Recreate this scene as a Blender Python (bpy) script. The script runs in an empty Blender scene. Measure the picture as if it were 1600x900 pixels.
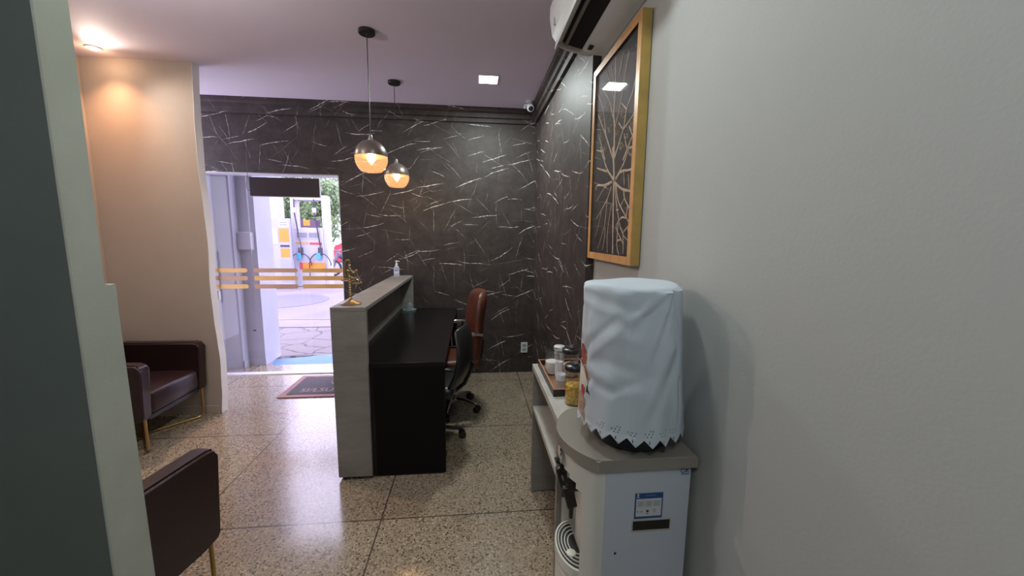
import bpy, bmesh, math, random
from mathutils import Vector, Matrix
random.seed(7)
C = bpy.data.collections.new('scene'); bpy.context.scene.collection.children.link(C)
PI = math.pi
# ---------------------------------------------------------------- camera, sky, lights, exposure
F_PX, YAW, PITCH, ROLL, CAM_H = 603.86, .1006953, -.1357171, .0106839, 1.55
def setup_camera():
    cy, sy, cp, sp = math.cos(YAW), math.sin(YAW), math.cos(PITCH), math.sin(PITCH)
    f = Vector((sy*cp, cy*cp, sp)); r = Vector((cy, -sy, 0)); u = r.cross(f)
    c, s = math.cos(ROLL), math.sin(ROLL)
    r2 = c*r + s*u; u2 = -s*r + c*u
    m = Matrix(((r2.x, u2.x, -f.x, 0), (r2.y, u2.y, -f.y, 0), (r2.z, u2.z, -f.z, CAM_H), (0, 0, 0, 1)))
    cd = bpy.data.cameras.new('camera'); co = bpy.data.objects.new('camera', cd)
    cd.sensor_width = 36; cd.lens = F_PX/1600*36; cd.clip_start = .02; cd.clip_end = 200
    co.matrix_world = m; C.objects.link(co); bpy.context.scene.camera = co
setup_camera()
SKY = 5.4
w = bpy.data.worlds.new('sky'); bpy.context.scene.world = w; w.use_nodes = True
bg = w.node_tree.nodes['Background']; bg.inputs[0].default_value = (.80, .76, 1, 1); bg.inputs[1].default_value = SKY
sc = bpy.context.scene
sc.view_settings.view_transform = 'Standard'; sc.view_settings.look = 'None'
sc.view_settings.gamma = 1; sc.view_settings.use_curve_mapping = False; sc.view_settings.exposure = 0.14
def lamp(name, typ, loc, rot, energy, col, **kw):
    l = bpy.data.lights.new(name, typ); l.energy = energy; l.color = col
    for k, v in kw.items(): setattr(l, k, v)
    o = bpy.data.objects.new(name, l); o.location = loc; o.rotation_euler = rot; C.objects.link(o); return o
LED_W = 24
lamp('ceiling_panel_light', 'AREA', (.13, 3.43, 2.826), (0, 0, 0), LED_W, (.90, 1, .97), size=.15)
lamp('ceiling_panel_light_near', 'AREA', (.02, 1.25, 2.826), (0, 0, 0), LED_W*.34, (.90, 1, .97), size=.15)
lamp('rear_fill_light', 'POINT', (-.10, -.55, 2.60), (0, 0, 0), LED_W*.95, (.88, 1, 1), shadow_soft_size=.06)  # added fill behind the camera, no fixture, lifts right wall and ceiling
lamp('waiting_fill_light', 'POINT', (-1.6, 1.75, 2.50), (0, 0, 0), LED_W*.8, (1, .93, .92), shadow_soft_size=.06)  # added fill above the waiting area, no fixture, brightens ceiling and beige wall
lamp('downlight_flood', 'SPOT', (-2.683, 3.235, 2.822), Vector((.66, -.45, -.60)).to_track_quat('-Z', 'Y').to_euler(), 85, (1, .84, .72), spot_size=math.radians(120), spot_blend=.8, shadow_soft_size=.04)
lamp('downlight_glow', 'POINT', (-2.683, 3.235, 2.80), (0, 0, 0), .8, (1, .6, .35), shadow_soft_size=.03)
lamp('spot_light', 'SPOT', (-2.683, 3.235, 2.825), (math.radians(-3), 0, 0), 42, (1, .50, .26), spot_size=math.radians(112), spot_blend=1, shadow_soft_size=.03)
# ---------------------------------------------------------------- materials
MATS = {}
def mat(name, col, rough=.5, metal=0, var=0, vscale=8, bump=0, bscale=60, spec=.5, emis=None, estr=0, coat=0, alpha=1, trans=0):
    if name in MATS: return MATS[name]
    m = bpy.data.materials.new(name); m.use_nodes = True; nt = m.node_tree; b = nt.nodes['Principled BSDF']
    b.inputs['Roughness'].default_value = rough; b.inputs['Metallic'].default_value = metal
    b.inputs['Specular IOR Level'].default_value = spec; b.inputs['Coat Weight'].default_value = coat
    b.inputs['Transmission Weight'].default_value = trans
    tc = nt.nodes.new('ShaderNodeTexCoord')
    n = nt.nodes.new('ShaderNodeTexNoise'); n.inputs['Scale'].default_value = vscale; n.inputs['Detail'].default_value = 5
    nt.links.new(tc.outputs['Object'], n.inputs['Vector'])
    r = nt.nodes.new('ShaderNodeValToRGB'); v = max(var, .015)
    r.color_ramp.elements[0].position = .3; r.color_ramp.elements[1].position = .7
    r.color_ramp.elements[0].color = tuple(c*(1-v) for c in col)+(1,); r.color_ramp.elements[1].color = tuple(min(1, c*(1+v)) for c in col)+(1,)
    nt.links.new(n.outputs['Fac'], r.inputs[0]); nt.links.new(r.outputs[0], b.inputs['Base Color'])
    if bump:
        n2 = nt.nodes.new('ShaderNodeTexNoise'); n2.inputs['Scale'].default_value = bscale; n2.inputs['Detail'].default_value = 3
        nt.links.new(tc.outputs['Object'], n2.inputs['Vector'])
        bp = nt.nodes.new('ShaderNodeBump'); bp.inputs['Strength'].default_value = bump; bp.inputs['Distance'].default_value = .01
        nt.links.new(n2.outputs['Fac'], bp.inputs['Height']); nt.links.new(bp.outputs[0], b.inputs['Normal'])
    if emis: b.inputs['Emission Color'].default_value = (*emis, 1); b.inputs['Emission Strength'].default_value = estr
    MATS[name] = m; return m
def glass(name, tint=(1, 1, 1), refl=.08, rough=.02):
    m = bpy.data.materials.new(name); m.use_nodes = True; nt = m.node_tree; nt.nodes.clear()
    o = nt.nodes.new('ShaderNodeOutputMaterial'); mx = nt.nodes.new('ShaderNodeMixShader'); t = nt.nodes.new('ShaderNodeBsdfTransparent'); g = nt.nodes.new('ShaderNodeBsdfGlossy')
    lw = nt.nodes.new('ShaderNodeFresnel'); lw.inputs[0].default_value = 1.45
    ml = nt.nodes.new('ShaderNodeMath'); ml.operation = 'MULTIPLY'; ml.inputs[1].default_value = refl/.06
    ml.use_clamp = True
    t.inputs[0].default_value = (*tint, 1); g.inputs['Roughness'].default_value = rough
    ge = nt.nodes.new('ShaderNodeNewGeometry'); mr = nt.nodes.new('ShaderNodeMapRange'); mr.inputs[3].default_value = 1.45; mr.inputs[4].default_value = 1/1.45
    nt.links.new(ge.outputs['Backfacing'], mr.inputs[0]); nt.links.new(mr.outputs[0], lw.inputs[0])
    L = nt.links.new; L(lw.outputs[0], ml.inputs[0]); L(ml.outputs[0], mx.inputs[0]); L(t.outputs[0], mx.inputs[1]); L(g.outputs[0], mx.inputs[2]); L(mx.outputs[0], o.inputs[0])
    MATS[name] = m; return m
class NT:
    def __init__(s, name):
        s.m = bpy.data.materials.new(name); s.m.use_nodes = True; s.t = s.m.node_tree; s.b = s.t.nodes['Principled BSDF']; MATS[name] = s.m
    def n(s, typ, ins=(), **kw):
        o = s.t.nodes.new(typ)
        for k, v in kw.items(): setattr(o, k, v)
        for i, v in enumerate(ins) if not isinstance(ins, dict) else ins.items():
            if v is None: continue
            if isinstance(v, bpy.types.NodeSocket): s.t.links.new(v, o.inputs[i])
            else: o.inputs[i].default_value = v
        return o
    def ma(s, op, *a, clamp=False): return s.n('ShaderNodeMath', a, operation=op, use_clamp=clamp).outputs[0]
    def mix(s, f, a, b):
        o = s.t.nodes.new('ShaderNodeMix'); o.data_type = 'RGBA'
        for i, v in ((0, f), (6, a), (7, b)):
            if isinstance(v, bpy.types.NodeSocket): s.t.links.new(v, o.inputs[i])
            else: o.inputs[i].default_value = v if i == 0 else (*v, 1)
        return o.outputs[2]
def marble():
    N = NT('black_marble'); tc = N.n('ShaderNodeTexCoord'); sp = N.n('ShaderNodeSeparateXYZ', (tc.outputs['Object'],))
    u = N.ma('ADD', sp.outputs[0], N.ma('MULTIPLY', sp.outputs[1], 1.0)); uv = N.n('ShaderNodeCombineXYZ', (u, sp.outputs[2], 0.0)).outputs[0]
    warp = N.n('ShaderNodeTexNoise', {0: uv, 2: 6.0, 3: 3.0}).outputs['Fac']
    base = N.n('ShaderNodeTexNoise', {0: uv, 2: 7.0, 3: 9.0, 4: .75}).outputs['Fac']
    tot = None
    for i, (scl, am, ar, Lh, wd, dens, br) in enumerate(((3.3, .22, .35, .55, .022, .85, 1.0), (4.2, .12, .5, .45, .019, .7, .85), (3.2, -.85, .5, .5, .012, .75, .42), (4.2, -.2, 3, .42, .011, .7, .30), (3.0, 1.35, .55, .5, .012, .55, .5), (2.2, .3, 3.0, .55, .009, .9, .22))):
        ad = N.n('ShaderNodeVectorMath', (uv, (3.7*i+.3, 1.9*i+.2, 0)), operation='ADD').outputs[0]
        s = N.n('ShaderNodeVectorMath', operation='SCALE'); N.t.links.new(ad, s.inputs[0]); s.inputs['Scale'].default_value = scl; v = s.outputs[0]
        vo = N.n('ShaderNodeTexVoronoi', voronoi_dimensions='2D'); N.t.links.new(v, vo.inputs['Vector']); vo.inputs['Scale'].default_value = 1
        lo = N.n('ShaderNodeVectorMath', (v, vo.outputs['Position']), operation='SUBTRACT').outputs[0]
        ls = N.n('ShaderNodeSeparateXYZ', (lo,)); cs = N.n('ShaderNodeSeparateColor', (vo.outputs['Color'],))
        ang = N.ma('ADD', N.ma('MULTIPLY', N.ma('SUBTRACT', cs.outputs[0], .5), ar*2), am)
        c, sn = N.ma('COSINE', ang), N.ma('SINE', ang)
        x = N.ma('ADD', N.ma('MULTIPLY', ls.outputs[0], c), N.ma('MULTIPLY', ls.outputs[1], sn))
        y = N.ma('SUBTRACT', N.ma('MULTIPLY', ls.outputs[1], c), N.ma('MULTIPLY', ls.outputs[0], sn))
        y = N.ma('ADD', y, N.ma('MULTIPLY', N.ma('SUBTRACT', warp,   .5), .10))
        y = N.ma('ADD', y, N.ma('MULTIPLY', N.ma('MULTIPLY', x, x), N.ma('MULTIPLY', N.ma('SUBTRACT', cs.outputs[1], .5), .45)))
        a = N.ma('SUBTRACT', 1.0, N.ma('POWER', N.ma('DIVIDE', N.ma('ABSOLUTE', x), Lh), 2.0), clamp=True)
        rag = N.ma('ADD', N.ma('MULTIPLY', N.n('ShaderNodeTexNoise', {0: v, 2: 9.0, 3: 2.0}).outputs['Fac'], 1.8), -.35)
        wa = N.ma('MULTIPLY', N.ma('MULTIPLY', a, wd), rag)
        mk = N.ma('DIVIDE', N.ma('SUBTRACT', wa, N.ma('ABSOLUTE', y)), wd*.45, clamp=True)
        mk = N.ma('MULTIPLY', mk, N.ma('MULTIPLY', N.ma('LESS_THAN', cs.outputs[2], dens), br))
        tot = mk if tot is None else N.ma('MAXIMUM', tot, mk)
    dark = N.mix(N.ma('MULTIPLY', N.ma('SUBTRACT', base, .35), 2.6, clamp=True), (.025, .018, .016), (.064, .049, .043))
    col = N.mix(N.ma('MULTIPLY', tot, .95, clamp=True), dark, (.78, .74, .70))
    N.t.links.new(col, N.b.inputs['Base Color']); N.b.inputs['Roughness'].default_value = .56; N.b.inputs['Specular IOR Level'].default_value = .4
    return N.m
def terrazzo():
    N = NT('terrazzo'); tc = N.n('ShaderNodeTexCoord'); P = tc.outputs['Object']; sp = N.n('ShaderNodeSeparateXYZ', (P,))
    wz = N.n('ShaderNodeTexNoise', {0: P, 2: 90.0, 3: 2.0}).outputs['Color']
    Pw = N.n('ShaderNodeVectorMath', (P, N.n('ShaderNodeVectorMath', (wz, (.012, .012, 0)), operation='MULTIPLY').outputs[0]), operation='ADD').outputs[0]
    def vor(s):
        v = N.n('ShaderNodeTexVoronoi', voronoi_dimensions='2D'); N.t.links.new(Pw, v.inputs['Vector']); v.inputs['Scale'].default_value = s; return v
    v1, v2 = vor(150), vor(88); c1 = N.n('ShaderNodeSeparateColor', (v1.outputs['Color'],)); c2 = N.n('ShaderNodeSeparateColor', (v2.outputs['Color'],))
    r = N.n('ShaderNodeValToRGB', (c1.outputs[0],)); e = r.color_ramp; e.interpolation = 'CONSTANT'
    e.elements[0].position = 0; e.elements[0].color = (.15, .105, .07, 1); e.elements[1].position = .13; e.elements[1].color = (.23, .175, .12, 1)
    for p, cc in ((.3, (.32, .255, .18)), (.55, (.38, .305, .22)), (.78, (.29, .23, .16)), (.93, (.50, .425, .325))):
        q = e.elements.new(p); q.color = (*cc, 1)
    col = N.mix(N.ma('MULTIPLY', N.ma('LESS_THAN', c2.outputs[1], .11), N.ma('LESS_THAN', v2.outputs['Distance'], .42)), r.outputs[0], (.045, .032, .024))
    big = N.n('ShaderNodeTexNoise', {0: P, 2: 1.7, 3: 4.0}).outputs['Fac']
    col = N.mix(N.ma('MULTIPLY', N.ma('SUBTRACT', big, .4), 1.2, clamp=True), col, (.34, .28, .21))
    def joint(sock, off):
        f = N.ma('FRACT', N.ma('ADD', sock, off)); return N.ma('LESS_THAN', N.ma('ABSOLUTE', N.ma('SUBTRACT', f, .5)), .0045)
    j = N.ma('MAXIMUM', joint(sp.outputs[0], 10.005), joint(sp.outputs[1], 10.515))
    col = N.mix(N.ma('MULTIPLY', j, .85), col, (.05, .035, .03))
    N.t.links.new(col, N.b.inputs['Base Color']); N.b.inputs['Coat Weight'].default_value = .85; N.b.inputs['Coat Roughness'].default_value = .16; N.b.inputs['Coat IOR'].default_value = 1.6
    rg = N.n('ShaderNodeTexNoise', {0: P, 2: 5.0, 3: 6.0}).outputs['Fac']
    N.t.links.new(N.ma('ADD', N.ma('MULTIPLY', rg, .14), .12), N.b.inputs['Roughness'])
    return N.m
def stones():
    N = NT('stone_paving'); P = N.n('ShaderNodeTexCoord').outputs['Object']
    wz = N.n('ShaderNodeTexNoise', {0: P, 2: 3.0, 3: 2.0}).outputs['Color']
    Pw = N.n('ShaderNodeVectorMath', (P, N.n('ShaderNodeVectorMath', (wz, (.3, .3, 0)), operation='MULTIPLY').outputs[0]), operation='ADD').outputs[0]
    v = N.n('ShaderNodeTexVoronoi', voronoi_dimensions='2D', feature='DISTANCE_TO_EDGE'); N.t.links.new(Pw, v.inputs['Vector']); v.inputs['Scale'].default_value = 2.6
    col = N.mix(N.ma('LESS_THAN', v.outputs['Distance'], .035), (.185, .158, .165), (.085, .07, .075))
    N.t.links.new(col, N.b.inputs['Base Color']); N.b.inputs['Roughness'].default_value = .8; return N.m
def concrete(name, a, b, rough=.5, sc_=(3, 3, 14)):
    N = NT(name); P = N.n('ShaderNodeTexCoord').outputs['Object']
    Q = N.n('ShaderNodeVectorMath', (P, sc_), operation='MULTIPLY').outputs[0]
    f = N.n('ShaderNodeTexNoise', {0: Q, 2: 1.6, 3: 9.0, 4: .7}).outputs['Fac']; g = N.n('ShaderNodeTexNoise', {0: P, 2: 4.0, 3: 5.0}).outputs['Fac']
    k = N.ma('MULTIPLY', N.ma('SUBTRACT', N.ma('MULTIPLY', N.ma('ADD', f, g), .5), .38), 4.0, clamp=True)
    N.t.links.new(N.mix(k, a, b), N.b.inputs['Base Color']); N.b.inputs['Roughness'].default_value = rough; return N.m
def plaster(name, a, b, scale=2.2, stain=None):
    N = NT(name); P = N.n('ShaderNodeTexCoord').outputs['Object']
    f = N.n('ShaderNodeTexNoise', {0: P, 2: scale, 3: 7.0, 4: .6}).outputs['Fac']
    col = N.mix(N.ma('MULTIPLY', N.ma('SUBTRACT', f, .35), 3.0, clamp=True), a, b)
    if stain:
        g = N.n('ShaderNodeTexNoise', {0: P, 2: 9.0, 3: 6.0, 4: .7}).outputs['Fac']
        col = N.mix(N.ma('MULTIPLY', N.ma('SUBTRACT', g, .66), 3.0, clamp=True), col, stain)
    N.t.links.new(col, N.b.inputs['Base Color']); N.b.inputs['Roughness'].default_value = .75
    h = N.n('ShaderNodeTexNoise', {0: P, 2: 120.0, 3: 3.0}).outputs['Fac']
    bp = N.n('ShaderNodeBump', {'Strength': .12, 'Distance': .003, 'Height': h}); N.t.links.new(bp.outputs[0], N.b.inputs['Normal']); return N.m
M_marble, M_floor, M_stone = marble(), terrazzo(), stones()
M_grey = plaster('grey_wall_paint', (.385, .40, .385), (.41, .425, .41), .9)
M_tan = plaster('beige_wall_paint', (.46, .395, .335), (.51, .445, .38), 1.6, (.34, .24, .17))
M_cream = plaster('cream_edge_paint', (.78, .74, .70), (.83, .79, .75), 3)
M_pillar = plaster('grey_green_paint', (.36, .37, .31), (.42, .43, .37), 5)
M_pillarface = plaster('dark_grey_green_face', (.12, .145, .13), (.145, .17, .15), 2.5)  # darker grey-green for the pillar face toward the camera
M_ceil = plaster('ceiling_paint', (.78, .70, .79), (.82, .74, .82), 1)
M_lav = plaster('pale_exterior_paint', (.36, .36, .41), (.40, .40, .45), 2)
M_counter = concrete('grey_wood_laminate', (.19, .172, .155), (.27, .248, .225))
M_console = concrete('pale_concrete_laminate', (.36, .35, .31), (.47, .46, .42), .45, (5, 5, 5))
M_black = mat('black_gloss_laminate', (.008, .007, .0075), .22, var=.1, spec=.3)
M_blackmatte = mat('black_matt_laminate', (.006, .005, .0055), .45, spec=.12)
M_blackplastic = mat('black_plastic', (.014, .013, .013), .35)
M_blackleather = mat('black_leather', (.016, .015, .016), .28, bump=.15, bscale=150)
M_brownleather = mat('brown_leather', (.10, .030, .017), .36, var=.2, bump=.2, bscale=160)
M_darkvinyl = mat('dark_brown_vinyl', (.026, .012, .013), .30, var=.12, bump=.12, bscale=200)
M_brass = mat('brushed_brass', (.46, .31, .13), .33, metal=1)
M_gold = mat('aged_gold', (.40, .30, .16), .34, metal=1, var=.25, vscale=50)
M_chrome = mat('chrome', (.8, .8, .82), .12, metal=1)
M_white = mat('white_plastic', (.62, .64, .66), .35)
M_ivory = mat('ivory_plastic', (.66, .66, .60), .32)
M_taupe = mat('taupe_plastic', (.255, .235, .20), .22)
M_wood = mat('light_wood', (.55, .28, .10), .4, var=.18, vscale=14)
M_woodside = mat('gold_wood_side', (.40, .26, .07), .45, var=.12, vscale=14)
M_cloth = mat('white_cotton', (.50, .565, .615), .9, bump=.03, bscale=700)
M_clear = glass('clear_glass', (.97, .97, .97), .06)
M_doorglass = glass('door_glass', (.95, .95, .98), .05)
M_amber = glass('amber_glass', (1, .86, .72), .07)
def milky(m, c=(1, .78, .58, 1), k=.10):
    nt = m.node_tree; o = nt.nodes['Material Output']; src = o.inputs[0].links[0].from_socket
    d = nt.nodes.new('ShaderNodeBsdfDiffuse'); d.inputs[0].default_value = c; t = nt.nodes.new('ShaderNodeBsdfTranslucent'); t.inputs[0].default_value = c
    a = nt.nodes.new('ShaderNodeMixShader'); nt.links.new(d.outputs[0], a.inputs[1]); nt.links.new(t.outputs[0], a.inputs[2])
    x = nt.nodes.new('ShaderNodeMixShader'); x.inputs[0].default_value = k; nt.links.new(src, x.inputs[1]); nt.links.new(a.outputs[0], x.inputs[2]); nt.links.new(x.outputs[0], o.inputs[0])
milky(M_amber)
# ---------------------------------------------------------------- mesh helpers
class MB:
    def __init__(s): s.bm = bmesh.new()
    def box(s, x0, x1, y0, y1, z0, z1, bev=0, rot=None):
        r = bmesh.ops.create_cube(s.bm, size=1); vs = r['verts']
        bmesh.ops.scale(s.bm, verts=vs, vec=(x1-x0, y1-y0, z1-z0)); bmesh.ops.translate(s.bm, verts=vs, vec=((x0+x1)/2, (y0+y1)/2, (z0+z1)/2))
        if bev:
            es = list({e for v in vs for e in v.link_edges}); q = bmesh.ops.bevel(s.bm, geom=es, offset=bev, segments=3, affect='EDGES', profile=.5); vs = list({v for f in q['faces'] for v in f.verts} | {v for v in vs if v.is_valid})
        if rot: bmesh.ops.rotate(s.bm, verts=vs, cent=rot[0], matrix=Matrix.Rotation(rot[2], 3, rot[1]))
        return s
    def tube(s, pts, r, n=10, cap=True, closed=False):
        pts = [Vector(p) for p in pts]; rs = r if isinstance(r, (list, tuple)) else [r]*len(pts); rings = []; N = len(pts)
        up = None
        for i, p in enumerate(pts):
            if closed: t = (pts[(i+1) % N]-pts[i-1])
            else: t = (pts[min(i+1, N-1)]-pts[max(i-1, 0)])
            t.normalize()
            if up is None: up = Vector((0, 0, 1)) if abs(t.z) < .9 else Vector((1, 0, 0))
            a = t.cross(up)
            if a.length < 1e-4: a = t.cross(Vector((0, 1, 0)))
            a.normalize(); up = a.cross(t).normalized()
            rings.append([s.bm.verts.new(p+rs[i]*(math.cos(2*PI*k/n)*a+math.sin(2*PI*k/n)*up)) for k in range(n)])
        for i in range(N if closed else N-1):
            A, B = rings[i], rings[(i+1) % N]
            for k in range(n): s.bm.faces.new((A[k], A[(k+1) % n], B[(k+1) % n], B[k]))
        if cap and not closed: s.bm.faces.new(rings[0][::-1]); s.bm.faces.new(rings[-1])
        return s
    def lathe(s, prof, c=(0, 0, 0), n=32, axis='z', cap=True):
        rings = []
        for r, z in prof:
            ring = []
            for k in range(n):
                a = 2*PI*k/n; x, y = r*math.cos(a), r*math.sin(a)
                p = (x, y, z) if axis == 'z' else ((z, x, y) if axis == 'x' else (y, z, x))
                ring.append(s.bm.verts.new((c[0]+p[0], c[1]+p[1], c[2]+p[2])))
            rings.append(ring)
        for A, B in zip(rings, rings[1:]):
            for k in range(n): s.bm.faces.new((A[k], A[(k+1) % n], B[(k+1) % n], B[k]))
        if cap:
            s.bm.faces.new(rings[0][::-1]); s.bm.faces.new(rings[-1])
        return s
    def prism(s, poly, ax, a0, a1):
        def P(u, v, w): return {'x': (w, u, v), 'y': (u, w, v), 'z': (u, v, w)}[ax]
        A = [s.bm.verts.new(P(u, v, a0)) for u, v in poly]; B = [s.bm.verts.new(P(u, v, a1)) for u, v in poly]; n = len(poly)
        s.bm.faces.new(A); s.bm.faces.new(B[::-1])
        for k in range(n): s.bm.faces.new((A[k], B[k], B[(k+1) % n], A[(k+1) % n]))
        return s
    def sphere(s, c, r, sc_=(1, 1, 1), sub=3):
        q = bmesh.ops.create_icosphere(s.bm, subdivisions=sub, radius=r)['verts']; bmesh.ops.scale(s.bm, verts=q, vec=sc_); bmesh.ops.translate(s.bm, verts=q, vec=c); return s
    def build(s, name, m, parent=None, smooth=False, auto=None):
        bmesh.ops.recalc_face_normals(s.bm, faces=s.bm.faces)
        me = bpy.data.meshes.new(name); s.bm.to_mesh(me); s.bm.free(); me.materials.append(m)
        if smooth:
            for p in me.polygons: p.use_smooth = True
            me.set_sharp_from_angle(angle=math.radians(auto or 35))
        o = bpy.data.objects.new(name, me); C.objects.link(o)
        if parent: o.parent = parent
        return o
def sub(o, lv=2):
    md = o.modifiers.new('s', 'SUBSURF'); md.levels = lv; md.render_levels = lv; return o
def tag(o, label, cat, group=None):
    o['label'] = label; o['category'] = cat
    if group: o['group'] = group
    return o
def thing(name, loc, label, cat, group=None, rz=0):
    o = bpy.data.objects.new(name, None); C.objects.link(o); o.location = loc; o.rotation_euler = (0, 0, rz); o.empty_display_size = .05
    return tag(o, label, cat, group)
def struct(o): o['kind'] = 'structure'; return o
def copy_tree(o, parent=None):
    c = o.copy(); C.objects.link(c); c.parent = parent
    for ch in list(o.children): copy_tree(ch, c)
    return c
def text(s, size, name, m, parent, mw, ext=.0004):
    cu = bpy.data.curves.new(name, 'FONT'); cu.body = s; cu.size = size; cu.extrude = ext; cu.align_x = 'CENTER'; cu.align_y = 'CENTER'
    t = bpy.data.objects.new('t', cu); C.objects.link(t); bpy.context.view_layer.update()
    me = bpy.data.meshes.new_from_object(t.evaluated_get(bpy.context.evaluated_depsgraph_get())); bpy.data.objects.remove(t)
    me.materials.clear(); me.materials.append(m); me.transform(mw); me.name = name
    o = bpy.data.objects.new(name, me); C.objects.link(o); o.parent = parent; return o
def rr(x0, x1, y0, y1, r, n=5):
    pts = []
    for cx, cy, a in ((x1-r, y0+r, -90), (x1-r, y1-r, 0), (x0+r, y1-r, 90), (x0+r, y0+r, 180)):
        for k in range(n+1): t = math.radians(a+90*k/n); pts.append((cx+r*math.cos(t), cy+r*math.sin(t)))
    return pts
# ---------------------------------------------------------------- the room
CZ = 2.84; WX = .714; BX = .664; BY = 4.222
struct(MB().box(-3.6, WX+.1, -2.3, 4.66, -.1, 0).build('floor', M_floor))
struct(MB().box(-3.6, WX+.1, -2.3, BY+.22, CZ, CZ+.1).build('ceiling', M_ceil))
struct(MB().box(WX, WX+.12, -2.3, BY+.2, 0, CZ).build('wall_right', M_grey))
struct(MB().box(-3.6, WX, -2.42, -2.3, 0, CZ).build('wall_front', M_grey))
struct(MB().box(BX, WX-.001, 2.24, BY-.001, 0, CZ-.001).build('trim_1', M_marble))
DX0, DX1, DZ = -2.80, -1.366, 2.147
b = MB().box(DX1, WX, BY, BY+.2, 0, CZ); b.box(-3.6, DX0, BY, BY+.2, 0, CZ); b.box(DX0, DX1, BY, BY+.2, DZ, CZ)
struct(b.build('wall_back', M_marble))
# pale lining of the door opening
b = MB().box(DX0, DX1, BY+.02, BY+.2, DZ-.012, DZ-.001); b.box(DX1-.012, DX1-.001, BY+.02, BY+.2, 0, DZ); b.box(DX0+.001, DX0+.012, BY+.02, BY+.2, 0, DZ)
struct(b.build('trim_2', mat('white_door_lining', (.62, .60, .64), .5)))
struct(MB().box(DX0+.012, DX1-.012, 4.33, 4.40, .0005, .012, .002).build('trim_3', mat('pale_stone_sill', (.70, .68, .72), .35)))
# stepped crown moulding along back wall and side wall
prof = [(0, 0), (.025, 0), (.03, .035), (.05, .045), (.05, .085), (.075, .10), (.075, .138), (0, .138)]
struct(MB().prism([(BY-.001-d, CZ-.139+h) for d, h in prof], 'x', -3.59, BX-.001).build('trim_4', M_marble))
struct(MB().prism([(BX-.001-d, CZ-.139+h) for d, h in prof], 'y', 2.242, BY-.08).build('trim_5', M_marble))
struct(MB().box(-3.05, -2.93, 1.0, 3.46, 0, CZ).build('wall_left', M_tan))
struct(MB().box(-3.6, -3.5, -2.3, .9, 0, CZ).build('wall_side', M_grey))
# partition with a hand-cut wavy end beside the door
kz = [0, .2, .487, .65, .82, 1.1, 1.459, 1.75, 2.055, 2.36, 2.6, 2.84]; kx = [-2.167, -2.150, -2.141, -2.150, -2.160, -2.166, -2.151, -2.158, -2.169, -2.166, -2.155, -2.145]
zz = [i*CZ/56 for i in range(57)]
def interp(z):
    for i in range(len(kz)-1):
        if kz[i] <= z <= kz[i+1]+1e-6:
            t = (z-kz[i])/(kz[i+1]-kz[i]); t = t*t*(3-2*t); return kx[i]*(1-t)+kx[i+1]*t
edge = [(interp(z), z) for z in zz]
struct(MB().prism([(-2.929, 0)]+[(x-.0015, z) for x, z in edge]+[(-2.929, CZ)], 'y', 3.40, 3.475).build('wall_partition', M_tan))
b = MB(); bm = b.bm; rows = []
for x, z in edge: rows.append([bm.verts.new(p) for p in ((x-.0015, 3.399, z), (x+.0005, 3.398, z), (x+.0012+.002*math.sin(z*9), 3.478, z), (x-.004, 3.478, z))])
for A, B in zip(rows, rows[1:]):
    for k in range(4): bm.faces.new((A[k], A[(k+1) % 4], B[(k+1) % 4], B[k]))
struct(b.build('trim_6', M_cream))
b = MB().box(-2.928, -2.185, 3.392, 3.3995, 0, .072, .002); struct(b.build('baseboard_partition', M_tan))
# near pillar wall, thin above and a little thicker below z 1.425
PX = -.86
poly = [(.917, 0), (1.026, 0), (1.024, .5), (1.019, 1.0), (1.016, 1.36), (1.0175, 1.405), (1.016, 1.424), (1.002, 1.4225), (.990, 1.426), (.989, 1.44), (.991, 1.9), (.994, CZ), (.917, CZ)]
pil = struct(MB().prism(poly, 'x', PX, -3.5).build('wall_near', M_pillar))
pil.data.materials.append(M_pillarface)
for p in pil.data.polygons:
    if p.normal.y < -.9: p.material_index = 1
b = MB(); b.prism([(-1.245, .672), (-1.215, .676), (-1.192, .680), (-1.186, .684), (-1.215, .686), (-1.245, .682)], 'y', .9155, .918)
o = b.build('paint_mark', M_cream, pil); o['label'] = 'small smear of white paint'
b = MB().tube([(PX-.001, .918, z) for z in (.02, 1.4, 2.83)], .0035, 6); b.build('corner_bead', M_pillar, pil)
# ---------------------------------------------------------------- glass doors with golden stripes
M_stripe = mat('gold_frosted_film', (.62, .36, .10), .5, var=.05); M_stripe2 = mat('bronze_frosted_film', (.42, .24, .13), .5, var=.05); M_frost = mat('white_frosted_film', (.72, .72, .82), .7)
def glassdoor(x0, x1, s0, s1, n, mats, y=4.355):
    d = MB().box(x0, x1, y, y+.008, .014, DZ-.014).build('door_%d' % n, M_doorglass); struct(d)
    for (z0, z1), m in zip(((1.128, 1.172), (1.043, 1.090), (.955, 1.000)), mats):
        MB().prism([(s0, z0), (s1-.02, z0), (s1, (z0+z1)/2), (s1-.02, z1), (s0, z1)], 'y', y-.0015, y-.0002).build('glass_stripe', m, d)
    return d
d1 = glassdoor(DX0+.016, -2.337, DX0+.02, -2.385, 1, (M_stripe, M_stripe2, M_stripe))
d2 = glassdoor(-2.331, -1.846, -2.325, -1.875, 2, (M_stripe2, M_stripe, M_stripe2))
d3 = glassdoor(-1.840, DX1-.014, -1.855+.02, DX1-.02, 3, (M_stripe, M_stripe, M_stripe))
MB().tube([(-2.70, 4.315, .80), (-2.70, 4.315, 1.35)], .009, 8).box(-2.708, -2.692, 4.315, 4.356, .86, .885).box(-2.708, -2.692, 4.315, 4.356, 1.27, 1.295).box(-2.715, -2.675, 4.33, 4.3545, .84, .93, .003).build('door_handle', M_white, d1)
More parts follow.
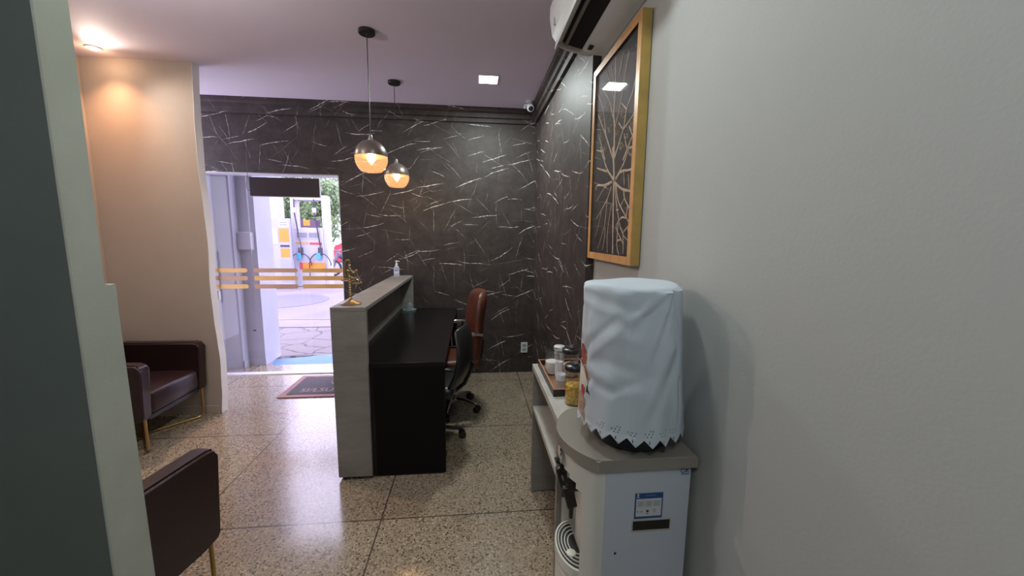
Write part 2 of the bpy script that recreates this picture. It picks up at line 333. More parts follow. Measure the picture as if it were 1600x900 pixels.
# ---------------------------------------------------------------- hanging dark sign
t = thing('hanging_sign', (-1.845, 4.12, 1.904), 'long black rectangular sign panel hanging in front of the glass door', 'sign')
MB().box(-.327, .327, -.012, .012, 0, .182, .003).build('sign_panel', mat('dark_sign_back', (.022, .012, .014), .45), t)
MB().box(-.33, .33, -.008, .013, -.004, .0).box(.327, .331, -.013, .013, 0, .182).build('sign_edge', M_white, t)
MB().tube([(-.327, 0, .05), (-.345, -.002, .055), (-.358, -.003, .085), (-.352, .0, .15), (-.345, .01, .24), (-.352, .03, .40), (-.34, .055, .62)], .0025, 6).build('cable', M_blackplastic, t, True)
MB().tube([(.26, 0, .18), (.262, .0, .45), (.262, .02, .797)], .0007, 6).build('hanging_wire', M_blackplastic, t)
# ---------------------------------------------------------------- pavement and porch
struct(MB().box(-30, 12, 7.2, 40, -.12, -.004).build('ground_forecourt', mat('pale_concrete_ground', (.20, .175, .187), .8, var=.12, vscale=1.2)))
struct(MB().box(-30, 12, 6.62, 7.17, -.12, -.004).build('ground_slab', mat('pale_concrete_slab', (.21, .183, .193), .8, var=.1, vscale=2)))
struct(MB().box(-30, 12, 5.05, 6.60, -.13, -.012).build('ground_paving', M_stone))
struct(MB().prism([(-2.38, 4.663), (6, 4.663), (6, 5.07), (-1.2, 5.07), (-1.55, 5.10), (-1.75, 5.06), (-1.95, 5.05), (-2.1, 4.98), (-2.44, 4.9)], 'z', -.10, -.006).build('ground_ramp', mat('sky_blue_paint', (.075, .20, .36), .5, var=.1)))
tag(MB().lathe([(.95, -.004), (.95, .003), (.88, .006)], (-4.35, 9.25, 0), 40).build('manhole_cover', mat('dull_grey_cover', (.145, .135, .165), .7)), 'round dull grey cover set in the pale forecourt', 'manhole cover')
# porch walls
b = MB().box(-4.0, -2.625, 4.56, 4.90, 0, 3.0); struct(b.build('wall_porch', M_lav))
struct(MB().box(-4.0, -2.44, 4.67, 5.03, 0, 3.0).build('wall_porch_pillar', M_lav))
b = MB().box(-2.95, -2.615, 4.548, 4.56, 0, .085); b.box(-2.627, -2.615, 4.548, 4.67, 0, .085); b.box(-2.63, -2.432, 4.658, 4.67, 0, .085)
struct(b.build('baseboard_porch', M_lav))
struct(MB().box(-4.0, -2.80, BY+.2, 4.56, 0, 2.6).build('wall_porch_side', M_lav))
t = thing('junction_box', (-2.548, 4.67, 1.36), 'square pale cover box high on the porch wall', 'junction box')
MB().box(-.075, .075, -.045, -.001, 0, .19, .006).build('box_lid', mat('pale_box', (.40, .39, .43), .5), t)
MB().box(-.08, .08, -.012, -.001, -.006, .196, .004).build('box_base', M_white, t)
t = thing('porch_outlet', (-2.53, 4.67, .40), 'tiny outlet plate low on the porch wall', 'outlet')
MB().box(-.03, .03, -.01, -.001, 0, .05, .003).build('plate', M_lav, t); MB().box(-.016, .016, -.014, -.0095, .016, .03).build('socket', M_blackplastic, t)
# ---------------------------------------------------------------- reception counter
CX0, CX1, CY0, CY1, CH = -.848, -.642, 2.35, 4.215, 1.113
t = thing('reception_counter', (0, 0, 0), 'tall grey wood-look reception counter standing before the marbled wall', 'counter')
MB().box(CX0, CX1, CY0, CY1, CH-.024, CH, .0015).build('counter_top', M_counter, t)
MB().box(CX0, CX1, CY0+.001, CY0+.03, .022, CH-.025, .001).build('end_panel', M_counter, t)
MB().box(CX0, CX1, CY1-.03, CY1-.001, .022, CH-.025, .001).build('end_panel', M_counter, t)
MB().box(CX0+.001, -.775, CY0+.03, CY1-.03, .022, CH-.025).build('front_panel', M_counter, t)
for x, y in ((-.815, 2.375), (-.72, 2.375), (-.815, 4.17), (-.72, 4.17)):
    MB().lathe([(.014, 0), (.016, .006), (.012, .022)], (x, y, 0), 14).build('foot', M_blackplastic, t)
DH = .757
t = thing('reception_desk', (0, 0, 0), 'glossy black desk fixed behind the grey reception counter', 'desk')
MB().box(-.774, -.18, 2.372, 4.21, DH-.03, DH, .002).build('desk_top', M_black, t)
MB().box(-.615, -.182, 2.374, 2.404, .008, DH-.03, .001).build('end_panel', M_blackmatte, t)
MB().box(-.615, -.182, 4.17, 4.20, .008, DH-.03, .001).build('end_panel', M_blackmatte, t)
MB().box(-.64, -.616, 2.374, 4.20, .008, DH-.03).build('modesty_panel', M_black, t)
MB().box(-.774, -.64, 2.40, 2.42, .30, DH-.03).build('bracket', M_black, t)
for y in (2.39, 4.185): MB().box(-.60, -.20, y-.012, y+.012, 0, .009).build('foot', M_blackplastic, t)
M_misty = glass('misty_glass', (.85, .9, .92), .12, .1); milky(M_misty, (.75, .82, .85, 1), .3)
t = thing('glass_bottle', (-.665, 4.07, DH+.012), 'small clear glass bottle on the dish at the desk far end', 'bottle')
MB().lathe([(.028, 0), (.032, .01), (.032, .05), (.022, .066), (.010, .075), (.010, .088)], n=20).build('bottle_body', M_misty, t, True)
MB().lathe([(.012, .088), (.012, .105), (.006, .108), (.006, .118)], n=14).build('pump_cap', M_misty, t, True)
tag(MB().lathe([(.03, DH), (.05, DH+.003), (.072, DH+.012), (.070, DH+.013), (.048, DH+.006), (.02, DH+.005)], (-.665, 4.07, 0), 28).build('glass_dish', M_misty, None, True), 'shallow clear dish on the black desk against the far end panel', 'dish')
# hand sanitizer
t = thing('sanitizer_bottle', (-.795, 4.12, CH), 'clear pump bottle of hand gel on the far end of the counter', 'bottle')
M_gel = mat('gel_plastic', (.42, .44, .50), .15, alpha=1)
MB().prism(rr(-.029, .029, -.02, .02, .014), 'z', 0, .092).lathe([(.026, .092), (.018, .106), (.012, .112)], n=20).build('bottle_body', M_gel, t, True)
MB().box(-.022, .022, -.0213, -.0202, .03, .075).build('bottle_label', mat('gel_label', (.62, .66, .78), .5), t)
MB().box(-.017, .017, -.0218, -.0212, .056, .068).build('label_mark', mat('navy_print', (.06, .12, .40), .5), t)
MB().lathe([(.012, .112), (.013, .13), (.006, .134), (.005, .15), (.012, .152), (.012, .162), (.004, .164)], n=16).tube([(0, 0, .157), (.02, -.004, .158), (.03, -.006, .153)], .004, 8).build('pump', mat('white_pump', (.8, .8, .82), .4), t, True)
# brass ornament
t = thing('brass_ornament', (-.762, 2.47, CH), 'aged brass figure ornament with curled hook on near end of counter', 'ornament')
MB().lathe([(.062, 0), (.064, .006), (.05, .012), (.03, .018), (.02, .026), (.01, .032)], n=30).build('base', M_gold, t, True)
MB().lathe([(.010, .03), (.012, .036), (.0075, .042)]+[(.0075+.003*(k % 2), .048+.008*k) for k in range(15)]+[(.012, .17), (.009, .178), (.008, .185)], n=16).build('stem', M_gold, t, True)
MB().tube([(-.055, 0, .150), (-.03, 0, .146), (0, 0, .146), (.03, -.002, .15)], [.003, .006, .006, .004], 8).tube([(-.035, 0, .158), (.0, 0, .160), (.028, 0, .164)], .004, 8).build('cross_bar', M_gold, t, True)
MB().tube([(-.022, 0, .15), (-.026, 0, .19), (-.027, 0, .235), (-.023, 0, .262), (-.012, 0, .275), (.0, 0, .275), (.006, 0, .262), (.002, 0, .248), (-.004, 0, .252)], [.005, .006, .006, .006, .0065, .006, .005, .005, .003], 10).build('curled_hook', M_gold, t, True)
b = MB(); b.sphere((.002, 0, .240), .010, (1, 1, .9), 2); b.tube([(.002, 0, .232), (.006, 0, .215), (.004, 0, .195), (-.012, 0, .178)], [.006, .010, .008, .005], 8)
b.tube([(.004, 0, .212), (.022, -.004, .203), (.040, -.004, .207)], [.007, .006, .004], 8); b.sphere((.043, -.004, .210), .008, (1, 1, 1), 2); b.sphere((.024, -.002, .197), .010, (1.4, 1, .7), 2)
b.sphere((-.004, 0, .207), .013, (1.2, .8, .9), 2); b.build('figure', M_gold, t, True)
b = MB(); b.tube([(.04, 0, .20), (.052, 0, .17), (.066, 0, .135)], .0028, 8); b.tube([(.03, 0, .19), (.04, 0, .155), (.03, 0, .14)], .0028, 8); b.tube([(-.014, 0, .19), (.012, 0, .168), (.03, 0, .160), (.045, 0, .17)], .0028, 8)
b.tube([(.012, 0, .128), (.03, 0, .130), (.06, 0, .132)], [.005, .007, .006], 10); b.sphere((.068, 0, .134), .006, (1, 1, 1), 2); b.tube([(.02, 0, .150), (.03, 0, .165), (.05, 0, .150)], .0025, 8)
b.build('scroll_braces', M_gold, t, True)
# ---------------------------------------------------------------- doormat
t = thing('doormat', (0, 0, 0), 'dark doormat with reddish rubber border lying inside the glass door', 'mat')
MB().box(-1.85, -.93, 3.67, 4.25, .0008, .010, .003).build('border', mat('red_brown_rubber', (.27, .13, .115), .6, var=.15), t)
MB().box(-1.79, -.99, 3.73, 4.195, .0095, .014, .002).build('pile', mat('charcoal_pile', (.10, .085, .10), .9, var=.35, vscale=160, bump=.6, bscale=300), t)
text('SI/LSU SHELU', .12, 'mat_lettering', mat('faded_pink_print', (.36, .25, .24), .8), t, Matrix.Translation((-1.35, 3.82, .0145)))
MB().tube([(-1.36+.11*math.cos(a), 4.04+.09*math.sin(a), .0142) for a in [math.radians(20+20*k) for k in range(14)]], .006, 6).build('mat_emblem', MATS['faded_pink_print'], t)
# ---------------------------------------------------------------- office chairs
def office_chair(name, loc, rz, label, leather, basem, arms, high):
    t = thing(name, loc, label, 'chair', None, rz)   # faces local -x
    off = math.radians(36 if high else 15)
    MB().lathe([(.045, .075), (.05, .09), (.04, .11), (.028, .12), (.028, .30), (.018, .305), (.018, .40)], n=20).build('gas_column', M_blackplastic, t, True)
    hub = MB().lathe([(.05, .07), (.052, .10), (.032, .112)], n=20)
    st = hub.build('star_base', basem, t, True)
    for k in range(5):
        a = off+2*PI*k/5; c, s = math.cos(a), math.sin(a)
        MB().tube([(.03*c, .03*s, .092), (.12*c, .12*s, .098), (.21*c, .21*s, .078), (.25*c, .25*s, .066)], [.019, .016, .013, .011], 10).build('base_arm', basem, st, True)
        cx, cy = .25*c, .25*s
        q = MB().tube([(cx-s*.025, cy+c*.025, .028), (cx-s*.006, cy+c*.006, .028)], .028, 16).tube([(cx+s*.006, cy-c*.006, .028), (cx+s*.025, cy-c*.025, .028)], .028, 16)
        q.tube([(cx, cy, .028), (cx, cy, .068)], .009, 8).build('caster', M_blackplastic, t, True)
    z = .44
    MB().box(-.09, .09, -.07, .07, z-.045, z-.015, .01).build('tilt_mechanism', M_blackplastic, t)
    s_ = MB().box(-.25, .22, -.235, .235, z-.02, z+.07, .035); o = s_.build('seat', leather, t, True, 80)
    # backrest: side profile swept across with wrapped sides
    if high: prof = [(.20, .43), (.225, .52), (.24, .66), (.25, .80), (.27, .94), (.285, 1.03), (.292, 1.075)]; th = [.07, .085, .08, .075, .085, .08, .05]; hw = [.20, .23, .235, .235, .225, .195, .15]
    else: prof = [(.19, .44), (.255, .52), (.30, .62), (.315, .74), (.30, .84), (.275, .915)]; th = [.06, .07, .06, .05, .045, .035]; hw = [.19, .23, .24, .235, .21, .17]
    b = MB(); bm = b.bm; rings = []; n = 9
    for (x, z_), d, h in zip(prof, th, hw):
        ring = []
        for k in range(n): y = -h+2*h*k/(n-1); e = abs(y)/h; ring.append(bm.verts.new((x-d/2-.05*e*e, y, z_-.02*e**4)))
        for k in range(n): y = h-2*h*k/(n-1); e = abs(y)/h; ring.append(bm.verts.new((x+d/2-.05*e*e-.3*d*e**4, y, z_-.02*e**4)))
        rings.append(ring)
    for A, B in zip(rings, rings[1:]):
        m_ = len(A)
        for k in range(m_): bm.faces.new((A[k], A[(k+1) % m_], B[(k+1) % m_], B[k]))
    for R_ in (rings[0], rings[-1]):
        for k in range(n-1): bm.faces.new((R_[k], R_[k+1], R_[2*n-2-k], R_[2*n-1-k]))
    o = b.build('backrest', leather, t, True, 80); sub(o, 2)
    if high:
        for dz in (.58, .72, .86):
            MB().tube([(.203+(dz-.58)*.14-.045*(abs(y)/.2)**2, y, dz) for y in [-.19+.038*k for k in range(11)]], .004, 6).build('stitched_seam', leather, o, True)
    MB().tube([(.08, 0, .41), (.2, 0, .40), (.27, 0, .46), (.285 if high else .34, 0, .62)], .016, 8).build('back_bracket', M_blackplastic, t, True)
    for s in (-1, 1):
        y = s*.265; ax = .74 if high else .66
        MB().tube([(.05, s*.20, .425), (.05, y, .43), (.05, y, .50), (.045, y, ax-.05), (.05, y, ax-.012), (.10, y, ax-.006), (.17, y, ax-.004), (.23, s*.24, ax-.02)], .010, 10).build('armrest_frame', M_chrome if high else M_blackplastic, t, True)
        if arms: MB().box(.03, .16, y-.022, y+.022, ax-.003, ax+.014, .007).build('armrest_pad', M_chrome if high else M_blackplastic, t, True, 80)
    return t
office_chair('office_chair', (-.20, 3.345, 0), math.radians(12), 'brown leather high-back office chair with chrome arms behind the desk', M_brownleather, M_chrome, True, True)
office_chair('office_chair', (-.335, 2.79, 0), math.radians(-6), 'black office chair with curved shiny back, nearest behind the desk', M_blackleather, M_blackplastic, False, False)
# ---------------------------------------------------------------- armchairs
def armchair(loc, rz, label):
    t = thing('armchair', loc, label, 'armchair', None, rz)      # faces local +y, front edge at y=0
    W, T = .325, .085
    o = None
    for s in (-1, 1):
        x0, x1 = (W-T, W) if s > 0 else (-W, -W+T)
        b = MB(); b.prism([(-.60, .26), (-.60, .66), (-.03, .655), (-.004, .64), (.0, .61), (-.012, .27), (-.03, .245), (-.10, .235)], 'x', x0, x1)
        bmesh.ops.bevel(b.bm, geom=list(b.bm.edges), offset=.012, segments=3, affect='EDGES', clamp_overlap=True)
        b.build('arm', M_darkvinyl, t, True, 50)
    b = MB().box(-W+T+.002, W-T-.002, -.50, -.012, .27, .435, .03); b.build('seat', M_darkvinyl, t, True, 80)
    b = MB().box(-W+T+.002, W-T-.002, -.60, -.51, .27, .76, .04); bmesh.ops.rotate(b.bm, verts=b.bm.verts, cent=(0, -.55, .27), matrix=Matrix.Rotation(.06, 3, 'X'))
    b.build('backrest', M_darkvinyl, t, True, 80)
    MB().box(-W+T-.01, W-T+.01, -.58, -.03, .235, .268, .006).build('seat_base', M_blackplastic, t)
    for s in (-1, 1):
        fx, fy = s*.285, -.035; bx, by = -s*.25, -.50; z = .0095; pts = [(fx, fy, .255), (fx, fy, .06)]
        d = Vector((bx-fx, by-fy, 0)).normalized()
        for k in range(1, 5): a = PI/2*k/4; pts.append((fx+d.x*.05*(1-math.cos(a)), fy+d.y*.05*(1-math.cos(a)), .06-.0505*math.sin(a)))
        zz_ = z if s > 0 else z
        pts += [(bx-d.x*.05, by-d.y*.05, z)]
        for k in range(1, 5): a = PI/2*k/4; pts.append((bx-d.x*.05*(1-math.sin(a)), by-d.y*.05*(1-math.sin(a)), z+.05*(1-math.cos(a))))
        pts.append((bx, by, .24))
        MB().tube(pts, .0092, 10).build('leg_loop', M_brass, t, True)
    return t
armchair((-2.235, 3.055, 0), -PI/2, 'dark brown vinyl armchair with brass legs against the beige partition')
armchair((-1.405, 1.700, 0), math.radians(-9), 'dark brown vinyl armchair in front, cut off by the near pillar')
# ---------------------------------------------------------------- pendant lamps and ceiling lamps
def pendant(x, y, label):
    t = thing('pendant_lamp', (x, y, 0), label, 'lamp', 'globe pendant lamps over the counter')
    MB().lathe([(.052, CZ-.001), (.052, CZ-.02), (.048, CZ-.024)], n=28).build('ceiling_rose', M_blackplastic, t, True)
    MB().lathe([(.004, CZ-.024), (.004, CZ-.030)], n=8).build('rose_screw', M_chrome, t)
    MB().tube([(0, 0, CZ-.024), (0, 0, 2.185)], .003, 8).build('cord', M_blackplastic, t)
    MB().lathe([(.008, 2.20), (.014, 2.185), (.016, 2.165), (.01, 2.16)], n=16).build('cord_grip', M_taupe, t, True)
    R = .106; zc = 2.06
    pr = [(R*math.sin(a), zc+R*math.cos(a)) for a in [math.radians(8+82*k/12) for k in range(13)]]
    MB().lathe(pr+[(r-.003, z-.001) for r, z in pr[::-1]], n=40, cap=False).build('shade', mat('bronze_shade', (.17, .14, .12), .35, metal=.5), t, True, 60)
    pr = [(R-.001, zc-.001), (R, zc-.02), (R*.93, zc-.052), (R*.80, zc-.078), (R*.62, zc-.098), (R*.60, zc-.10)]
    MB().lathe(pr, n=40).build('glass_bowl', M_amber, t, True, 60)
    MB().lathe([(.015, 2.15), (.015, 2.10), (.012, 2.095)], n=14).build('socket', M_blackplastic, t)
    MB().lathe([(.010, 2.095), (.014, 2.08), (.024, 2.058), (.026, 2.045), (.02, 2.03), (.008, 2.022)], n=18).build('bulb', mat('warm_bulb', (1, .8, .5), .5, emis=(1, .66, .36), estr=125), t, True)
pendant(-.675, 2.755, 'globe pendant lamp with amber glass, nearer and larger in view')
pendant(-.668, 3.59, 'globe pendant lamp with amber glass, farther, close to the marbled wall')
M_led = mat('led_diffuser', (.9, .9, .9), .5, emis=(.93, 1, .98), estr=14)
t = thing('ceiling_light', (.13, 3.43, CZ), 'small square white panel light recessed in the ceiling', 'lamp')
MB().box(-.085, .085, -.085, .085, -.009, -.001, .003).build('frame', M_white, t); MB().box(-.075, .075, -.075, .075, -.011, -.0085).build('diffuser', M_led, t)
t = thing('downlight', (-2.683, 3.235, CZ), 'small warm round downlight in the ceiling above the beige partition', 'lamp')
MB().lathe([(.045, -.001), (.045, -.006), (.030, -.008)], n=24).build('trim_ring', M_white, t); MB().lathe([(.028, -.008), (.028, -.0105)], n=20).build('lens', mat('warm_lens', (1, .9, .8), .5, emis=(1, .7, .45), estr=25), t)
t = thing('security_camera', (.548, 3.93, CZ), 'small white dome security camera in the far ceiling corner', 'camera')
MB().lathe([(.035, -.001), (.035, -.014), (.02, -.018)], n=20).build('mount', M_white, t, True)
b = MB(); R0 = Matrix.Rotation(math.radians(62), 3, 'X') @ Matrix.Identity(3)
b.lathe([(.012, .045), (.030, .035), (.037, .01), (.037, -.02), (.030, -.038), (.024, -.040)], n=24); bmesh.ops.rotate(b.bm, verts=b.bm.verts, matrix=Matrix.Rotation(math.radians(-58), 3, 'X')); bmesh.ops.translate(b.bm, verts=b.bm.verts, vec=(.01, 0, -.055)); b.build('camera_body', M_white, t, True, 60)
b = MB(); b.lathe([(.023, -.041), (.018, -.044), (.006, -.046)], n=20); bmesh.ops.rotate(b.bm, verts=b.bm.verts, matrix=Matrix.Rotation(math.radians(-58), 3, 'X')); bmesh.ops.translate(b.bm, verts=b.bm.verts, vec=(.01, 0, -.055)); b.build('lens', M_blackplastic, t, True)
MB().tube([(-.01, 0, -.03), (-.045, 0, -.04), (-.05, -.02, -.07)], .009, 8).build('bracket', M_white, t, True)
t = thing('wall_outlet', (.572, BY, .29), 'white double wall outlet low on the marbled back wall', 'outlet')
MB().box(-.038, .038, -.009, -.001, -.06, .06, .003).build('plate', M_white, t)
for z in (-.024, .024): MB().prism(rr(-.02, .02, z-.015, z+.015, .006), 'y', -.0105, -.0088).build('socket', mat('grey_socket', (.30, .31, .33), .5), t)
# ---------------------------------------------------------------- framed artwork
ART= [([(1.905,1.981),(1.879,1.881),(1.871,1.816),(1.859,1.654),(1.842,1.465)],0.0084),([(1.871,1.822),(1.971,1.886),(2.055,1.972),(2.095,2.022)],0.0056),([(1.969,1.876),(2.08,1.904),(2.14,1.921)],0.0056),([(1.893,1.816),(2.003,1.813),(2.127,1.825),(2.141,1.801)],0.0056),([(1.921,1.81),(2.001,1.799),(2.129,1.741)],0.0035),([(1.9,1.794),(1.952,1.74),(2.04,1.685),(2.116,1.645)],0.0042),([(1.952,1.74),(1.969,1.632),(1.985,1.591),(2.072,1.483)],0.0035),([(2.04,1.678),(2.066,1.622),(2.116,1.549)],0.0028),([(1.885,1.708),(1.909,1.644),(1.928,1.556),(1.917,1.468)],0.0035),([(1.965,1.598),(1.971,1.535),(1.992,1.479)],0.0028),([(1.848,1.822),(1.781,1.846),(1.671,1.838),(1.623,1.86)],0.0063),([(1.848,1.822),(1.753,1.878),(1.698,1.936)],0.0056),([(1.671,1.838),(1.625,1.816)],0.0042),([(1.855,1.808),(1.754,1.764),(1.629,1.742),(1.61,1.753)],0.0063),([(1.737,1.756),(1.715,1.713),(1.632,1.654),(1.605,1.641)],0.0042),([(1.835,1.792),(1.798,1.714),(1.69,1.634),(1.607,1.574)],0.0042),([(1.855,1.808),(1.825,1.716),(1.767,1.606),(1.719,1.556),(1.708,1.471)],0.0042),([(1.717,1.725),(1.762,1.692)],0.0035),([(1.681,1.686),(1.697,1.634),(1.746,1.636),(1.809,1.595),(1.733,1.532),(1.706,1.514)],0.0042),([(1.632,1.654),(1.641,1.609),(1.72,1.563),(1.661,1.533)],0.0035),([(1.785,1.613),(1.79,1.512),(1.757,1.462)],0.0035),([(1.668,1.586),(1.647,1.539),(1.653,1.474)],0.0035),([(1.748,1.841),(1.732,1.78)],0.0028),([(1.691,1.821),(1.675,1.761)],0.0028),([(1.82,1.674),(1.785,1.674)],0.0035),([(1.784,1.531),(1.733,1.535)],0.0042),([(1.881,1.916),(1.891,2.058),(1.911,2.147),(1.905,2.228),(1.918,2.396)],0.007),([(1.899,1.93),(2.013,2.06),(2.16,2.209)],0.0056),([(2.013,2.06),(2.08,2.216),(2.173,2.313)],0.0049),([(2.07,2.213),(2.025,2.222)],0.0035),([(1.916,2.121),(1.989,2.228),(2.092,2.304)],0.0042),([(1.874,1.926),(1.779,2.03),(1.747,2.109),(1.688,2.164),(1.647,2.235)],0.0056),([(1.892,2.064),(1.838,2.136),(1.804,2.22),(1.751,2.35)],0.0049),([(1.762,1.894),(1.675,1.968),(1.628,1.996)],0.0056),([(1.779,2.03),(1.674,2.062),(1.641,2.091)],0.0042),([(1.838,2.077),(1.788,2.037)],0.0042),([(1.747,2.109),(1.81,2.154)],0.0035),([(1.709,2.027),(1.663,1.975)],0.0035),([(1.697,1.933),(1.619,1.926)],0.0042),([(2.007,1.939),(2.135,2.096)],0.0042),([(2.061,1.992),(2.157,2.018)],0.0042),([(1.725,1.939),(1.762,2.01)],0.0035),([(1.896,2.225),(1.974,2.381)],0.0028),([(1.858,2.292),(1.817,2.374)],0.0028),([(1.91,2.202),(2.059,2.415)],0.0028)]
LEAF= [(1.989,2.159),(2.083,2.162),(1.802,2.094),(1.961,2.076),(1.856,2.033),(2.024,1.996),(1.784,1.951),(1.682,2.02),(1.716,1.978),(1.668,1.912),(1.646,2.039),(2.091,2.066)]
FX = .668; Y0, Y1, Z0, Z1 = 1.60, 2.225, 1.425, 2.446
t = thing('framed_picture', (0, 0, 0), 'tall wood-framed picture of pale branching roots on black, on the grey wall', 'picture')
bw = .036
b = MB(); b.box(FX, FX+.002, Y0, Y0+bw, Z0, Z1); b.box(FX, FX+.002, Y1-bw, Y1, Z0, Z1); b.box(FX, FX+.002, Y0+bw, Y1-bw, Z0, Z0+bw); b.box(FX, FX+.002, Y0+bw, Y1-bw, Z1-bw, Z1)
b.build('frame_face', M_wood, t)
b = MB(); b.box(FX+.002, WX-.004, Y0, Y0+.014, Z0, Z1); b.box(FX+.002, WX-.004, Y1-.014, Y1, Z0, Z1); b.box(FX+.002, WX-.004, Y0+.014, Y1-.014, Z0, Z0+.014); b.box(FX+.002, WX-.004, Y0+.014, Y1-.014, Z1-.014, Z1)
b.build('frame_side', M_woodside, t)
MB().box(FX+.012, FX+.02, Y0+.014, Y1-.014, Z0+.014, Z1-.014).build('canvas', mat('black_canvas', (.035, .032, .033), .6, var=.6, vscale=18), t)
def ribbon(b, pts, w, x):
    bm = b.bm; N_ = len(pts); fine = []
    for i in range(N_-1):
        for k in range(4):
            u = k/4; p0 = pts[max(i-1, 0)]; p1 = pts[i]; p2 = pts[i+1]; p3 = pts[min(i+2, N_-1)]
            fine.append(tuple(.5*((2*p1[j])+(-p0[j]+p2[j])*u+(2*p0[j]-5*p1[j]+4*p2[j]-p3[j])*u*u+(-p0[j]+3*p1[j]-3*p2[j]+p3[j])*u**3) for j in (0, 1)))
    fine.append(pts[-1]); prev = None
    for i, p in enumerate(fine):
        a = fine[max(i-1, 0)]; c = fine[min(i+1, len(fine)-1)]; d = Vector((c[0]-a[0], c[1]-a[1])); d.normalize(); ww = w*(1-.45*i/len(fine))*(.85+.3*random.random())
        n = (-d.y*ww, d.x*ww); y = lambda v: min(max(v, Y0+bw), Y1-bw); zc = lambda v: min(max(v, Z0+bw), Z1-bw)
        cur = [bm.verts.new(q) for q in ((x, y(p[0]+n[0]), zc(p[1]+n[1])), (x-.0015, y(p[0]), zc(p[1])), (x, y(p[0]-n[0]), zc(p[1]-n[1])))]
        if prev:
            bm.faces.new((prev[0], prev[1], cur[1], cur[0])); bm.faces.new((prev[1], prev[2], cur[2], cur[1]))
        prev = cur
b = MB()
for i, (pts, w_) in enumerate(ART): ribbon(b, pts, w_*(1.3 if i in (0, 26) else 1.15), FX+.0115-.00002*i)
b.build('root_pattern', mat('pale_root_paint', (.74, .58, .42), .7, var=.25, vscale=40), t)
b = MB()
for (y, z) in LEAF:
    for k in range(7):
        a = random.uniform(.2, 2.9); l = random.uniform(.018, .045); yy, zz2 = y+random.uniform(-.018, .018), z+random.uniform(-.02, .02)
        q = (yy+l*math.cos(a), zz2+l*math.sin(a))
        if Y0+bw < min(yy, q[0]) and max(yy, q[0]) < Y1-bw and Z0+bw < zz2 < Z1-bw: ribbon(b, [(yy, zz2), ((yy+q[0])/2+.003, (zz2+q[1])/2), q], .005, FX+.0118)
b.build('leaf_pattern', mat('dull_gold_paint', (.27, .20, .13), .7, var=.35, vscale=60), t)
MB().box(FX+.004, FX+.006, Y0+bw-.002, Y1-bw+.002, Z0+bw-.002, Z1-bw+.002).build('picture_glass', glass('picture_glass', (.98, .98, .98), .07, .02), t)
# ---------------------------------------------------------------- air conditioner
t = thing('air_conditioner', (0, 0, 0), 'white split air conditioner high on the grey wall above the picture', 'air conditioner')
A0, A1 = 1.36, 2.19
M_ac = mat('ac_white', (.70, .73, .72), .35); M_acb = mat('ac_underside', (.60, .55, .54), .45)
b = MB(); b.prism([(WX-.002, 2.80), (.46, 2.80), (.425, 2.78), (.408, 2.74), (.408, 2.68), (.422, 2.60), (.446, 2.568), (.475, 2.575), (.50, 2.62), (.56, 2.62), (.585, 2.538), (.62, 2.522), (WX-.002, 2.518)], 'y', A0, A1)
b.build('housing', M_ac, t, True, 25)
b = MB(); b.prism([(.447, 2.567), (.441, 2.536), (.437, 2.536), (.442, 2.572)], 'y', A0+.004, A1+.004); b.build('front_flap', M_ac, t)
b = MB(); b.prism([(.489, 2.566), (.487, 2.556), (.501, 2.550), (.503, 2.560)], 'y', A0+.03, A1-.014); b.build('air_vane', M_taupe, t)
b = MB(); b.prism([(.476, 2.574), (.505, 2.558), (.583, 2.541), (.558, 2.619), (.502, 2.619)], 'y', A0+.02, A1-.013); b.build('outlet_slot', mat('outlet_black', (.006, .006, .006), .8), t)
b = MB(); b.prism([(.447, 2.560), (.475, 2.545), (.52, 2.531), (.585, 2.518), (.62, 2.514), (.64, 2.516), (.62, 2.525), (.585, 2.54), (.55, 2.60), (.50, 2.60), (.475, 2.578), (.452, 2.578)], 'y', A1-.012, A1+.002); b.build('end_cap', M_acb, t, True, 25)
MB().box(.600, .622, A1-.10, A1-.06, 2.518, 2.5245).build('drain_slot', MATS['outlet_black'], t)
MB().box(.4135, .42, A1-.10, A1-.085, 2.612, 2.66).build('badge', mat('silver_badge', (.35, .35, .36), .3, metal=.8), t)
# ---------------------------------------------------------------- console
t = thing('console_table', (0, 0, 0), 'low grey console with lower shelf against the right wall behind the cooler', 'console table')
K0, K1 = 1.47, 2.175
MB().box(.345, BX-.003, K0, K1, .768, .80, .0015).build('table_top', M_console, t)
MB().box(.349, BX-.005, K0+.031, K1-.031, .525, .553, .001).build('shelf', M_console, t)
for y in (K0+.001, K1-.031): MB().box(.347, BX-.004, y, y+.03, .006, .767, .001).build('side_panel', M_counter, t)
for y in (K0+.006, K1-.026): MB().box(.35, BX-.008, y, y+.02, 0, .0065).build('foot', M_blackplastic, t)
TZ = .80
t = thing('serving_tray', (0, 0, TZ), 'rectangular wooden tray with copper rim and black sides on the console', 'tray')
X0, X1, T0, T1 = .372, .62, 1.70, 2.14
b = MB(); b.box(X0, X0+.008, T0, T1, .0, .034); b.box(X1-.008, X1, T0, T1, .0, .034); b.box(X0+.008, X1-.008, T0, T0+.008, .0, .034); b.box(X0+.008, X1-.008, T1-.008, T1, .0, .034); b.build('tray_side', M_blackplastic, t)
b = MB(); b.box(X0, X0+.008, T0, T1, .0342, .038); b.box(X1-.008, X1, T0, T1, .0342, .038); b.box(X0+.008, X1-.008, T0, T0+.008, .0342, .038); b.box(X0+.008, X1-.008, T1-.008, T1, .0342, .038); b.build('tray_rim', mat('copper_rim', (.50, .24, .14), .4, metal=.4), t)
MB().box(X0+.008, X1-.008, T0+.008, T1-.008, .0005, .007).build('tray_bottom', mat('tray_wood', (.30, .16, .085), .5, var=.2, vscale=30), t)
